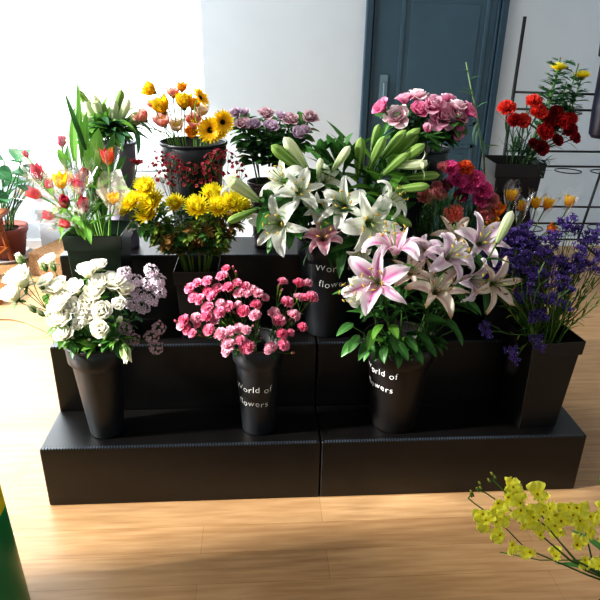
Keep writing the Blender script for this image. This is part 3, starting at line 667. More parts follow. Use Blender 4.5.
# low leafy shoots round the rim
lf = [(350, 325, -1, -.4), (357, 338, -.6, -.8), (352, 343, -.8, -.7), (372, 333, -.2, -.9), (393, 336, .3, -1), (400, 345, .5, -.8), (412, 322, 1, -.2), (428, 318, 1, .1), (448, 322, .9, -.6), (455, 330, .7, -.8), (385, 318, -.3, .3), (405, 310, .4, .3), (370, 310, -.7, .4), (438, 308, .8, .3), (380, 326, -.5, -.3), (420, 335, .8, -.4), (398, 352, .1, -.6), (384, 347, -.2, -.5), (414, 349, .5, -.6), (408, 338, .3, -.4), (392, 326, .1, -.2), (366, 345, -.4, -.6), (426, 343, .7, -.6)]
for i, (px, py, dx, dy) in enumerate(sorted(lf)):
    p = at(px, py, .0 if py > 315 else .05); d = face(dx, dy, .55)
    base = Vector((VC[0][0]+rnd.uniform(-.03, .03), VC[0][1]+rnd.uniform(-.03, .03), H1+.03)); rim = Vector((VC[0][0]+dx*.08, VC[0][1]-.06, H1+VC[1]-.01))
    root = tag(link('lily_leaf_shoot', None, loc=base), rank_label(i, len(lf), 'glossy green lily leaf shoot', 'around the rim of the big bucket'), 'leaf shoot', 'lily leaf shoots round the big bucket')
    path = bez(base, base.lerp(rim, .5), rim+Vector((0, 0, .03)), p, 8); mb = MB(); mb.tube([q-base for q in path], .002, 5); link('stem', mb.mesh('stem', GREEN), root)
    mb = MB(); leaf_at(mb, p-base-d*.015, d, .075, .017, 'ovate', 35, rnd.uniform(-.5, .5)); 
    for k in range(3): leaf_at(mb, path[6]-base, (d+face(rnd.uniform(-1, 1), rnd.uniform(-.4, 1), .3)).normalized(), .06, .013, 'ovate', 40, rnd.uniform(-.5, .5))
    link('leaves', mb.mesh('leaves', GRN_L if i in (5, 6, 9) else GRN_D), root)

# ---- white lilies and their buds (middle step)
wl = [
 (283, 181, face(-.45, .35, .8), WM[0], .95, .33, 'open white lily with green-tinged petals behind the yellow chrysanthemums', .2, VG),
 (299, 191, face(.25, .1, 1), WM[1], .9, .28, 'small greenish white lily just right of the upper left one', .6, VG),
 (279, 224, face(-.3, -.15, 1), WM[1], 1.12, .24, 'large star-shaped white lily lowest on the left', .35, VG),
 (344, 205, face(-.15, .15, 1), WM[0], 1.0, .26, 'broad open white lily in the middle of the white group', 0, VG),
 (369, 223, face(.1, -.25, 1), WM[2], 1.3, .2, 'largest white lily, lowest in the middle, above the pink ones', .5, VG2),
 (390, 202, face(.7, .45, .5), WM[2], .95, .25, 'white lily with a tightly curled petal, right of the largest', .1, VG2),
 (320, 205, face(-.2, -.4, .8), WSIDE, .9, .3, 'half hidden white lily hanging behind the salmon pink one', 0, VG),
 (362, 250, face(-.1, -.8, .6), WSIDE, .7, .2, 'drooping white lily just above the crumpled cream one', .3, VG2),
 (326, 180, face(.3, .3, .8), WM[1], .7, .38, 'small bluish white lily among dark leaves', .9, VG)]
for px, py, d, me, s, Y, lab, rl, V in wl:
    p = at(px, py, Y)-d*.03
    flower('white_lily', lab, 'flower', V, [(p, d, me, s, 'bloom', rl)], .0034, GREEN, ('lily', 13, .135, .023, GRN_D, .5, .97), 'white lilies on the middle step')
p = at(323, 241, .22)-face(0, .2, 1)*.03; flower('pink_lily', 'salmon pink lily with curled petals, left of the large lilac-pink ones', 'flower', VG, [(p, face(-.05, .45, .9), SM, 1.0, 'bloom', .3)], .003, GREEN, LILYLEAF)
buds = [ # base px, tip px, Y, pale, label
 ((308, 172), (284, 137), .36, 1, 'half open white lily bud pointing up left above the white lilies'),
 ((258, 200), (226, 177), .27, 2, 'half open green-white lily bud pointing left beside the yellow chrysanthemums'),
 ((256, 210), (227, 222), .24, 0, 'green lily bud lying level below the yellow chrysanthemums'),
 ((302, 170), (271, 145), .34, 0, 'green lily bud pointing up left under the mauve roses'),
 ((318, 178), (321, 158), .32, 1, 'short plump pale bud standing upright among the lily leaves'),
 ((333, 170), (350, 146), .38, 1, 'pale green bud tilting right behind the white lilies'),
 ((358, 176), (361, 137), .40, 0, 'upright green bud left of centre in the bud bunch'),
 ((369, 168), (385, 136), .36, 0, 'plump green bud leaning right in the bud bunch'),
 ((381, 160), (406, 130), .40, 0, 'bright green bud pointing up right towards the pink roses'),
 ((386, 166), (420, 128), .42, 0, 'long green bud just below the small pink rosebud'),
 ((392, 168), (425, 144), .36, 0, 'green bud leaning far right in the bud bunch'),
 ((384, 174), (409, 153), .33, 0, 'green bud in the lower middle of the bud bunch'),
 ((372, 150), (379, 124), .46, 0, 'dark green bud standing highest in the bud bunch'),
 ((395, 190), (430, 186), .27, 0, 'long yellow-green bud lying level to the right'),
 ((405, 178), (440, 175), .34, 0, 'darker green bud lying level just above the yellow-green one'),
 ((384, 210), (412, 226), .22, 0, 'green bud pointing down right beside the largest white lily'),
 ((394, 166), (428, 164), .32, 2, 'opening white-green lily pointing right in front of the rose bucket')]
for (bx, by), (tx, ty), Y, pale, lab in buds:
    V = VG if bx < 340 else VG2; a = at(bx, by, Y+.02); t = at(tx, ty, Y-.02); L = (t-a).length
    me = BG[0] if pale == 0 else BW[pale-1]; nat = .105 if pale == 0 else (.115, .13)[pale-1]
    flower('lily_bud_stem', lab, 'flower bud', V, [(a, (t-a).normalized(), me, L/nat, 'bud', 0)], .003, GREEN, ('lily', 7, .12, .018, GRN_D if rnd.random() < .6 else GRN_L, .55, .98), 'green lily buds on the middle step')
p = at(347, 238, .24); a0_ = Vector((VG[0][0]+.03, VG[0][1]-.05, H2+.03)); root = tag(link('lily_leaf_shoot', None, loc=a0_), 'large green lily leaf hanging over the lettering of the middle bucket', 'leaf shoot')
rm_ = Vector((VG[0][0]+.07, VG[0][1]-.08, H2+VG[1]))-a0_; mb = MB(); mb.tube(bez(Vector(), rm_*.6, rm_+Vector((0, 0, .04)), p-a0_, 7), .003, 5); link('stem', mb.mesh('stem', GREEN), root)
mb = MB(); leaf_at(mb, p-a0_, face(-.35, -1, .35), .15, .024, 'ovate', 25, .2); leaf_at(mb, p-a0_, face(.8, -.3, .35), .1, .018, 'ovate', 25, .2); link('leaves', mb.mesh('leaves', GRN_D), root)
for i, (px, py, tx, ty) in enumerate(((330, 160, 313, 138), (338, 158, 336, 128), (345, 165, 353, 132), (322, 150, 330, 132), (368, 180, 366, 120), (410, 190, 400, 150), (352, 190, 300, 145), (420, 140, 436, 136))):
    a = at(px, py, .42); t = at(tx, ty, .42); d = (t-a).normalized()
    V = VG if px < 346 else VG2; root = tag(link('lily_leaf_shoot', None, loc=(V[0][0], V[0][1], H2+.03)), rank_label(i, 8, 'upright dark lily leaf shoot', 'among the white lily buds'), 'leaf shoot', 'upright lily shoots')
    b0 = Vector((V[0][0], V[0][1], H2+.03)); path = bez(Vector(), (a-b0)*.3+Vector((0, 0, .1)), (a-b0)*.8, a-b0, 7); mb = MB(); mb.tube(path, .003, 5); link('stem', mb.mesh('stem', STEM_D), root)
    mb = MB()
    for k in range(4): leaf_at(mb, a-b0-d*.01*k, (d+Vector((rnd.uniform(-.5, .5), rnd.uniform(-.3, .2), .1))).normalized(), (t-a).length*rnd.uniform(.9, 1.25), .018, 'lance', 25, rnd.uniform(-1, 1))
    link('leaves', mb.mesh('leaves', GRN_D), root)

# ---- yellow chrysanthemums and red filler
YM = [petal_mat('chrysanthemum_yellow', [(0, 'e0b400'), (.5, 'fbe000'), (1, 'fff84a')], trans=.4, var=.1), GRN_O]
YP = [pom(.048, YM, s) for s in (1, 2, 3)]
ych = [(145, 187, .9, -.03), (131, 201, .85, -.02), (151, 201, 1.05, -.02), (147, 213, .95, -.03), (175, 203, .8, 0), (197, 207, 1.0, -.03), (213, 194, .95, .03), (219, 207, .95, -.02), (233, 203, 1.0, -.01), (243, 206, .8, 0), (124, 208, .7, .02)]
for i, (px, py, s, o) in enumerate(sorted(ych)):
    p = at(px, py, VF[0][1]-.06+o); d = bd(p, VF, .5, .35, 1.0)
    flower('yellow_chrysanthemum', rank_label(i, len(ych), 'bright yellow pompom chrysanthemum', 'in the row above the brownish black pot'), 'flower', VF, [(p-d*.02, d, YP[i % 3], s, 'bloom')], .0024, GRN_O, ('lobed', 16, .055, .022, GRN_D if i % 2 else GRN_O, .45, .97), 'yellow chrysanthemums')
for i, px in enumerate((140, 152, 163, 175, 186, 200, 212, 225, 236)):
    p = at(px, 238+rnd.uniform(-8, 12)-abs(px-188)*.2, .27); V = VF
    flower('chrysanthemum_leaf_shoot', rank_label(i, 9, 'browning green chrysanthemum leaf shoot', 'hanging below the yellow flowers'), 'leaf shoot', VF, [(p, bd(p, VF, 1, -.4, .3), PBUD, .5, 'bud')], .002, GRN_O, ('lobed', 24, .055, .022, (GRN_D, GRN_O, petal_mat('leaf_brown', [(0, '7a6430'), (1, '9a7444')]))[i % 3], .5, 1.0), 'leafy shoots under the yellow chrysanthemums')
RM = [petal_mat('dark_red_floret', [(0, '5a1020'), (.6, 'a02436'), (1, 'c04454')], var=.25), GRN_D, petal_mat('brown_eye', [(0, '4a2a18'), (1, '7a5a34')])]
RH = [floret_head(.024, RM, 8, .0075, s, 1.0, True, 7, .8) for s in (1, 2)]
rf = [([(170, 163), (161, 160), (157, 168)], 'tallest on the left'), ([(180, 170), (176, 163), (168, 173)], 'second on the left'), ([(186, 175), (193, 172), (188, 184)], 'left of the gap'), ([(172, 185), (163, 180)], 'low on the left, half hidden'), ([(211, 160), (219, 156), (207, 168)], 'tallest on the right'), ([(228, 160), (236, 168), (240, 178)], 'rightmost'), ([(216, 172), (205, 176), (224, 178)], 'second on the right'), ([(202, 186), (212, 184)], 'low on the right')]
for grp, txt in rf:
    T = []
    for px, py in grp:
        p = at(px, py, .40); T.append((p-Vector((0, 0, .012)), bd(p, VF, .4, .8, .5), rnd.choice(RH), 1, 'flower_head'))
    flower('red_filler_flower', 'sprig of tiny dark red flowers behind the yellow chrysanthemums, '+txt, 'flower', VF, T, .0014, STEM_D, ('lobed', 6, .03, .012, GRN_D, .6, 1), 'dark red filler sprigs')

# ---- wrapped tulips (square green-black pot)
TR = [[petal_mat('tulip_red', [(0, 'c07050'), (.25, 'b8243e'), (1, 'c83a58')]), GREEN, YEL], [petal_mat('tulip_maroon', [(0, '7a2030'), (1, '9a2638')]), GREEN, YEL], [petal_mat('tulip_yellow', [(0, 'd9a000'), (.6, 'f4cc18'), (1, 'f0b020')]), GREEN, YEL], [petal_mat('tulip_coral', [(0, 'd0a070'), (.3, 'c8404a'), (1, 'd0565e')]), GREEN, YEL], [petal_mat('tulip_red_orange', [(0, 'e08030'), (.35, 'dd4030'), (1, 'cf3248')]), GREEN, YEL]]
TU = [tulip(.028, mm, s, o) for s, (mm, o) in enumerate(zip(TR, (0, -6, 12, 4, 8)))]
def sleeve(root, base, p, d, R=.042, L=.12, ragged=.02, mat=None, name='film_sleeve', back=.45):
    n = 22; P = []; M = frame(p-base, d, rnd.random()*6)
    for i in range(8):
        u = i/7; row = []
        for k in range(n):
            a = 2*PI*k/n; r = .006+(R-.006)*u**.8+(.0035*math.sin(a*5+i*.6)+.002*math.sin(a*9+1))*u; z = -L*back+L*u+(ragged*math.sin(a*2+1)+ragged*.5*math.sin(a*5))*u**3
            row.append(M@Vector((r*math.cos(a), r*math.sin(a), z)))
        P.append(row)
    mb = MB(); mb.grid(P, None, True); return link(name, mb.mesh(name, mat or CELLO), root)
tul = [(39, 175, 0, 1.15, face(-.25, .9, .3), .34, 'large rose-red tulip in clear film, upper left of the pot'),
 (61, 184, 2, 1.1, face(.1, .7, .7), .27, 'wide yellow tulip in clear film, the only yellow one at the left'),
 (37, 195, 3, 1.0, face(-.9, .45, .3), .28, 'red tulip in clear film leaning left below the large one'),
 (50, 187, 0, .8, face(-.2, 1, .3), .33, 'small red tulip in film between the large red and the yellow one'),
 (65, 204, 1, 1.05, face(.1, .6, .8), .24, 'dark maroon tulip in film below the yellow one'),
 (73, 184, 4, .95, face(.1, 1, .3), .33, 'narrow orange-red tulip in film right of the yellow one'),
 (79, 190, 0, .9, face(.2, 1, .2), .3, 'rose-red tulip in film behind the maroon ones'),
 (83, 177, 1, .95, face(.3, .9, .3), .35, 'maroon tulip in film, highest beside the green leaves'),
 (83, 208, 1, 1.15, face(.25, .9, .5), .23, 'long maroon tulip in film, low right in the pot'),
 (51, 216, 3, .85, face(-1, .2, .3), .25, 'small coral tulip in film lying low over the left edge of the pot'),
 (67, 225, 3, .8, face(-.5, .3, .8), .22, 'faded coral tulip in film just above the pot rim'),
 (108, 160, 4, 1.15, face(.05, 1, .5), .38, 'orange-red tulip in a tall clear film cone, right of the leaves'),
 (62, 144, 0, .8, face(.05, 1, .2), .45, 'small dark rose tulip high above the others')]
for px, py, k, s, d, Y, lab in tul:
    p = at(px, py, Y)-d*.018*s
    r_, b_, mn = flower('wrapped_tulip', lab, 'flower', VE, [(p, d, TU[k], s, 'bloom')], .0034, GRN_L, ('lily', 3, .10, .012, GRN_L, .45, .85), 'tulips in clear film')
    sleeve(r_, b_, p, d, .042*s+.004, .135, .012)
paper = film_mat('whitish_paper_film', 'f2ead8', .42)
p = at(113, 199, .24)-face(0, .8, .5)*.02; d = face(.05, 1, .6)
r_, b_, mn = flower('wrapped_gerbera', 'pale yellow flower in a whitish paper cone, right side of the green-black pot', 'flower', VE, [(p, d, tulip(.026, TR[2], 8, 25, 'flower_bloom', 8, 1.6), 1, 'bloom')], .003, GRN_L)
sleeve(r_, b_, p, d, .055, .12, .03, paper, 'paper_cone', .35)
p = at(28, 158, .36); d = face(-.5, .9, .3)
r_, b_, mn = flower('wrapped_tulip', 'film-wrapped pink tulip tip furthest left', 'flower', VE, [(p, d, TU[0], .5, 'bloom')], .003, GRN_L); sleeve(r_, b_, p, d, .03, .10)
for i, (px, py, tx, ty, w) in enumerate(((76, 165, 67, 112, .015), (82, 160, 76, 88, .010), (86, 175, 80, 118, .018), (92, 180, 97, 135, .03), (88, 185, 108, 175, .026), (70, 168, 58, 152, .016), (96, 205, 96, 165, .024), (104, 215, 100, 178, .022), (74, 190, 62, 150, .016), (98, 195, 118, 160, .022), (110, 205, 122, 178, .016), (88, 205, 86, 165, .02), (80, 205, 74, 168, .016), (100, 190, 112, 140, .02), (86, 150, 66, 98, .009))):
    a = at(px, py, .40); t = at(tx, ty, .38); b0 = Vector((VE[0][0]+.02, VE[0][1]+.02, H2+.03)); d = (t-a)
    root = tag(link('broad_leaf_shoot', None, loc=b0), rank_label(i, 15, 'tall bright green strap leaf', 'behind the wrapped tulips'), 'leaf shoot', 'tall leaves behind the tulips')
    mb = MB(); mb.tube(bez(Vector(), Vector((0, 0, .3)), (a-b0)*.85, a-b0, 7), .0035, 5); link('stem', mb.mesh('stem', GRN_L), root)
    mb = MB(); leaf_at(mb, a-b0, d, d.length*1.12, w, 'lance', 30, rnd.uniform(-.4, .4), up=Vector((0, -1, .2))); link('leaf', mb.mesh('leaf', GRN_L if i < 6 else GRN_D), root)
MG = gerbera(.03, [petal_mat('gerbera_maroon', [(0, '6a1420'), (1, 'a82838')]), GREEN, petal_mat('gerbera_dark_disc', [(0, '3a2010'), (1, '5a3418')])], 3, 35)
for px, py, Y, lab in ((137, 165, .42, 'dark red gerbera with drooping petals beside the wrapped tulips'), (62, 140, .46, 'small dark red gerbera above the tulips, among pale leaves')):
    p = at(px, py, Y); flower('red_gerbera', lab, 'flower', VE, [(p, face(.2, .9, .4), MG, .95 if px > 100 else .6, 'bloom')], .0025, GREEN)

# ---- pale lilies at the back left
jl = [((100, 128), (84, 99), 1), ((104, 130), (94, 96), 1), ((112, 130), (116, 98), 1), ((107, 128), (104, 103), 0), ((117, 126), (130, 98), 1), ((114, 120), (122, 88), 0), ((96, 128), (76, 110), 1), ((120, 128), (138, 112), 0)]
jl.append(((110, 120), (130, 78), 0)); jl.append(((98, 118), (70, 80), 0))
for i, (a_, t_, pale) in enumerate(jl):
    a = at(*a_, .58); t = at(*t_, .56); L = (t-a).length
    flower('pale_lily_bud_stem', rank_label(i, len(jl), 'hazy pale green lily bud stem', 'in the slim violet vase') if 0 else ['broad pale bud left of the middle', 'tall pale bud in the middle', 'tall pale bud right of the middle', 'small green bud in the middle', 'pale bud at the right', 'thin bud standing tallest in the middle', 'pale bud leaning far left', 'small green bud furthest right', 'thin bud reaching high to the right', 'thin bud reaching high to the left'][i].join(('hazy lily stem in the slim violet vase, ', '')), 'flower bud', VJ, [(a, (t-a).normalized(), BW[1] if pale and i % 2 else (BW[0] if pale else BG[1]), min(L/.12, 1.0), 'bud', 0)], .0028, GREEN, ('lily', 12, .13, .014, GRN_B if i % 2 else GRN_L, .55, .98), 'pale lilies at the back left')
for i, (ax, ay, tx, ty) in enumerate(((128, 118, 140, 152), (126, 120, 152, 130), (100, 130, 92, 150))):
    a = at(ax, ay, .56); t = at(tx, ty, .52); b0 = Vector((VJ[0][0], VJ[0][1], H3+.03))
    root = tag(link('drooping_leaf', None, loc=b0), 'pale green drooping lily leaf shoot on the back step, '+('bending down at the right', 'held level at the right', 'bending down at the left')[i], 'leaf shoot')
    mb = MB(); mb.tube(bez(Vector(), Vector((0, 0, .3)), (a-b0)+Vector((0, 0, -.05)), a-b0, 7), .0025, 5); link('stem', mb.mesh('stem', GREEN), root)
    mb = MB(); leaf_at(mb, a-b0, (t-a)+Vector((.02, 0, .06)), (t-a).length*1.15, .014, 'lance', 70, 0); link('leaf', mb.mesh('leaf', GRN_B), root)

# ---- poppies and gerberas in the round bucket
def cup(nm, st, seed, op, R=.026): return tulip(R*1.5, [petal_mat(nm, st, trans=.45), GREEN, YEL], seed, op, 'poppy_bloom', 7, 1.45)
PO = dict(y=cup('poppy_yellow', [(0, 'd8a400'), (1, 'fbe030')], 1, 22), p=cup('poppy_pink', [(0, 'e8c0a0'), (.5, 'f0a898'), (1, 'f6c4bc')], 2, 30), o=cup('poppy_orange', [(0, 'd89000'), (1, 'f6a82c')], 3, 22), w=cup('poppy_cream', [(0, 'f0d8a0'), (1, 'fae6d4')], 4, 30))
GY = gerbera(.042, [petal_mat('gerbera_yellow', [(0, 'e0a000'), (1, 'fbd71c')]), GREEN, petal_mat('gerbera_disc', [(0, '2e2a10'), (1, '4a3c14')])], 1, 22, 2, .24, 20)
pop = [(152, 91, 'y', .95, face(-.8, .4, .3), 'yellow poppy nodding to the left'), (163, 110, 'y', 1.25, face(-.3, .7, .4), 'large yellow poppy cup on the left'), (184, 106, 'y', 1.2, face(.0, 1, .3), 'upright yellow poppy cup in the middle'),
 (144, 119, 'p', 1.05, face(-.6, .6, .4), 'pale pink poppy furthest left'), (164, 124, 'p', 1.05, face(-.3, .7, .6), 'pink poppy low on the left'), (173, 94, 'p', .8, face(0, 1, .4), 'small pink poppy at the top'), (182, 88, 'o', .7, face(.1, 1, .4), 'small amber poppy at the very top'),
 (193, 106, 'o', .9, face(.3, .8, .4), 'amber poppy behind the upright yellow cup'), (194, 124, 'p', 1.0, face(.1, .5, .8), 'blush pink poppy in the middle'), (192, 134, 'o', .9, face(.1, .3, .9), 'amber poppy just over the rim'), (177, 128, 'w', .9, face(0, .6, .7), 'cream poppy over the rim'), (136, 122, 'w', .8, face(-.8, .4, .4), 'pale cream poppy over the left edge'), (201, 113, 'w', .9, face(.2, .8, .4), 'pale cream poppy behind the gerberas'), (153, 105, 'p', .7, face(-.4, .9, .3), 'washed-out pink poppy between the yellow ones')]
for px, py, k, s, d, lab in pop:
    p = at(px, py, .57)-d*.015
    flower('poppy', lab+' of the round bucket on the back step', 'flower', VK, [(p, d, PO[k], s, 'bloom')], .002, GRN_L, None, 'poppies in the round bucket')
for px, py, s, d, lab in ((201, 97, .9, face(.6, .3, .35), 'yellow gerbera seen from the side above the round bucket'), (210, 130, 1.1, face(.05, -.1, 1), 'yellow gerbera with dark centre facing the front at the rim of the round bucket'), (223, 122, 1.0, face(.5, -.1, .8), 'golden gerbera furthest right on the rim of the round bucket'), (219, 132, .7, face(.1, -.6, .7), 'drooping golden gerbera below the other two on the right')):
    p = at(px, py, .53); flower('yellow_gerbera', lab, 'flower', VK, [(p-d*.01, d, GY, s, 'bloom')], .0026, GRN_L)

# ---- roses
MR = [petal_mat('rose_mauve', [(0, '94708a'), (.6, 'c0a2be'), (1, 'dcc8d8')]), GRN_D]; MR2 = [petal_mat('rose_dusty', [(0, '94686e'), (.6, 'c098a4'), (1, 'dabcc4')]), GRN_D]
RMs = [rose(.031, 18, .9, MR, 1), rose(.031, 18, 1.0, MR2, 2), rose(.031, 18, .8, MR, 3)]
mr = [(236, 114, .85), (243, 125, .95), (254, 126, .9), (245, 113, .7), (266, 115, .95), (271, 128, 1.0), (291, 121, 1.0), (309, 119, 1.05), (297, 135, 1.0), (281, 116, .7), (305, 130, .7)]
for i, (px, py, s) in enumerate(sorted(mr)):
    p = place(px, py, VL, 110, 140, .1, -.04); d = bd(p, VL, .8, .5, .9)
    flower('mauve_rose', rank_label(i, len(mr), 'small mauve rose', 'in the cluster against the white wall'), 'flower', VL, [(p-d*.015, d, RMs[i % 3], s, 'bloom')], .0026, STEM_D, ('rose', 20, .065, .024, GRN_D, .5, .95), 'mauve roses')
PR = [[petal_mat('rose_pink', [(0, 'd0508a'), (.5, 'ec8ab4'), (1, 'fcd2e0')]), GRN_D], [petal_mat('rose_pale_pink', [(0, 'e890b0'), (.5, 'f6c4d4'), (1, 'fff0f2')]), GRN_D], [petal_mat('rose_deep_pink', [(0, 'c03a78'), (.6, 'e274a6'), (1, 'f4a8c6')]), GRN_D]]
RP = [rose(.036, 20, 1.0, PR[0], 1), rose(.036, 20, 1.15, PR[1], 2), rose(.036, 20, .9, PR[2], 3), rose(.036, 22, 1.25, PR[0], 4)]
pr_ = [(382, 108, 2, .95, face(-.7, .5, .6), 'deep pink rose furthest left in front of the blue door'), (397, 118, 1, 1.15, face(-.3, .3, .9), 'pale pink rose second from the left'), (405, 100, 0, .95, face(-.2, .9, .5), 'pink rose at the upper left'), (417, 96, 1, 1.0, face(0, 1, .5), 'pale pink rose at the very top left of centre'),
 (419, 111, 2, .95, face(0, .4, 1), 'deep pink rose in the middle'), (434, 106, 0, 1.05, face(0, .5, .9), 'pink rose right of the middle'), (443, 117, 3, 1.2, face(.15, .1, 1), 'largest pink rose with visible swirl facing the front'), (457, 106, 1, .95, face(.2, 1, .4), 'pale pink rose at the top right'), (458, 116, 0, 1.0, face(.5, .4, .8), 'pink rose right of the swirled one'), (469, 112, 2, .95, face(.8, .4, .5), 'deep pink rose furthest right'),
 (457, 131, 2, .9, face(.5, -.2, .8), 'deep pink rose low on the right'), (447, 98, 0, .8, face(.1, 1, .3), 'small pink rose at the back'), (428, 128, 0, .95, face(-.1, .5, .8), 'tight pink rosebud hanging lowest at the front')]
RB = rose(.03, 13, .25, PR[0], 6)
for px, py, k, s, d, lab in pr_:
    p = at(px, py, .36 if 'rosebud' in lab else .50 if py > 104 else .56); bud = 'rosebud' in lab
    flower('pink_rose', lab, 'flower', VM, [(p-d*.02, d, RB if bud else RP[k], s, 'bloom')], .003, STEM_D, ('rose', 16, .06, .022, GRN_D, .45, .93), 'pink roses in front of the door')

# ---- magenta and coral carnations
def cm(nm, a, b_, c): return [petal_mat(nm, [(0, a), (.6, b_), (1, c)], var=.15), GRN_D]
CMg = carnation(.036, cm('carnation_magenta', 'b81468', 'e63c94', 'f873b2'), 50, 1); CCo = carnation(.031, cm('carnation_coral', 'dc5040', 'fb7660', 'ffa08c'), 50, 2)
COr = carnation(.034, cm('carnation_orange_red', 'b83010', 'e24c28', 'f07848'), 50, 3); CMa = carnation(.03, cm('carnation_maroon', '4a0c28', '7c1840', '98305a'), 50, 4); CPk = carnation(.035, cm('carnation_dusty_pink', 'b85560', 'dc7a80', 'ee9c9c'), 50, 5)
CRd = carnation(.036, cm('carnation_red', '8c0814', 'cc1824', 'e43a3c'), 50, 6); CRs = carnation(.034, cm('carnation_scarlet_sunlit', 'a81414', 'e8281e', 'f4584a'), 50, 7); CRk = carnation(.036, cm('carnation_dark_red_shaded', '5c0810', '94101c', 'b02030'), 50, 8)  # scarlet and dark red carry the direct light and shade on the red bunch
cc = [(451, 168, CMg, .9, 'magenta carnation at the upper left'), (465, 168, COr, .95, 'orange-red carnation at the very top'), (475, 179, CMg, 1.05, 'magenta carnation right of the orange-red one'), (458, 180, CMg, 1.05, 'magenta carnation below the orange-red one'), (468, 186, CMg, 1.0, 'magenta carnation in the middle'), (483, 190, CMg, 1.05, 'magenta carnation on the right shoulder'),
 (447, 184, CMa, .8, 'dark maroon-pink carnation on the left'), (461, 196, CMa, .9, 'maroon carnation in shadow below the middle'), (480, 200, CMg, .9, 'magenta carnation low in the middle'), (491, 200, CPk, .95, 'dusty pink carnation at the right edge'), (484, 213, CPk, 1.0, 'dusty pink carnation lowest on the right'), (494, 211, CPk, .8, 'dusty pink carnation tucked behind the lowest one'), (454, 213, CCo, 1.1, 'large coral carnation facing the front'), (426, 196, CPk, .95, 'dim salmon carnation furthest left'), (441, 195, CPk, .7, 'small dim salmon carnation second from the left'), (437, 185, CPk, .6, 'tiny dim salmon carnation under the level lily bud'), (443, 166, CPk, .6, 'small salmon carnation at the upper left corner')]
for px, py, me, s, lab in cc:
    p = at(px, py, .34 if me is not CCo else .27); d = bd(p, VH, .6, .5, .9)
    if me is CCo: d = face(-.1, .2, 1)
    flower('carnation', lab+' of the mixed carnations', 'flower', VH, [(p-d*.01, d, me, s, 'bloom')], .0022, STEM_D, ('grass', 12, .09, .0032, GRN_D, .35, .97), 'magenta and coral carnations')
mb = MB(); b0 = Vector((VH[0][0], VH[0][1], H2+.03))
for i in range(12):
    px = 424+i*3.2; py = 205+rnd.uniform(-12, 8); p = at(px, py, .26); root = tag(link('grass_shoot', None, loc=b0), rank_label(i, 12, 'thin dark green grassy stem', 'left of the large coral carnation'), 'leaf shoot', 'grassy stems under the carnations')
    s0 = at(px-14, py+45, .30)-b0; mb = MB(); mb.tube(bez(Vector((0, 0, .02)), s0*.7, s0, p-b0, 8), .0014, 5); link('stem', mb.mesh('stem', STEM_D), root)
    mb = foliage('grass', bez(s0, s0.lerp(p-b0, .3), s0.lerp(p-b0, .7), p-b0, 6), 12, .05, .002, .0, 1); link('leaves', mb.mesh('leaves', GRN_D), root)

# ---- orange flowers in film
OM = [petal_mat('orange_yellow_petal', [(0, 'e8a008'), (.5, 'fbbe18'), (1, 'ffd83c')]), GREEN, YEL]; OM2 = [petal_mat('deep_orange_petal', [(0, 'e8b020'), (.6, 'ee7c1c'), (1, 'f08a2c')]), GREEN, YEL]
OT = [tulip(.025, OM, 1, 10), tulip(.025, OM, 2, 14)]
ot = [(511, 197, 1, 1.05, face(0, 1, .4), 'orange wrapped flower furthest left'), (522, 207, 0, .95, face(.1, 1, .3), 'dull gold wrapped flower, low beside the leftmost'), (536, 204, 0, 1.0, face(0, 1, .4), 'gold wrapped flower in the middle'), (547, 205, 0, 1.05, face(.3, .8, .4), 'plump gold wrapped flower touching the middle one'), (569, 203, 0, 1.1, face(.25, 1, .2), 'bright yellow wrapped flower furthest right, alone before the rack')]
for px, py, k, s, d, lab in ot:
    p = at(px, py, .40)-d*.02; r_, b_, mn = flower('wrapped_tulip', lab+', against the grey wall', 'flower', VI, [(p, d, OT[k], s, 'bloom')], .0026, GRN_L, None, 'orange and gold flowers in clear film'); sleeve(r_, b_, p, d, .034, .125, .016)
for px, py, d, s, lab in ((499, 212, face(-.2, .7, .7), 1.05, 'orange and yellow open flower between the carnations and the lily bud'), (491, 222, face(-.2, .4, .8), .9, 'dim golden flower behind the lily bud'), (550, 231, face(.5, .6, .7), 1.0, 'small vivid orange flower rising out of the purple statice')):
    p = at(px, py, .33)-d*.015; flower('orange_flower', lab, 'flower', VI, [(p, d, PO['o'] if px < 495 else tulip(.024, OM2, px, 25), s, 'bloom')], .0024, GRN_L)

# ---- red carnations, yellow blooms on top (square pot, back right)
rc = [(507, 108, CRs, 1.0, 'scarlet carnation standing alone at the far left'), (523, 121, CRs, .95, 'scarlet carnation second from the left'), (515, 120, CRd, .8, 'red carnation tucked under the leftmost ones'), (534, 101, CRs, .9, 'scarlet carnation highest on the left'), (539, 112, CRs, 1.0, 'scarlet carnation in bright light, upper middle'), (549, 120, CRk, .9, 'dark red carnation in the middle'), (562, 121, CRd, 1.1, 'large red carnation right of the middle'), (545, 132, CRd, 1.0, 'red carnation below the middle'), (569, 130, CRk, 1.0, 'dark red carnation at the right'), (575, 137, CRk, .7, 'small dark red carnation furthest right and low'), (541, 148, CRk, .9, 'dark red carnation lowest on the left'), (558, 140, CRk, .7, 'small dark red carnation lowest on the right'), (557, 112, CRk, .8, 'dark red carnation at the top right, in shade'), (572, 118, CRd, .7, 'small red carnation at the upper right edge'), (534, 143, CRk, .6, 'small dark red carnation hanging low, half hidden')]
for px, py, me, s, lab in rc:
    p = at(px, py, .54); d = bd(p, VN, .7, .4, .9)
    flower('carnation', lab+' of the red bunch', 'flower', VN, [(p-d*.01, d, me, s, 'bloom')], .0022, STEM_D, ('grass', 9, .07, .003, GRN_B, .35, .97), 'red carnations')
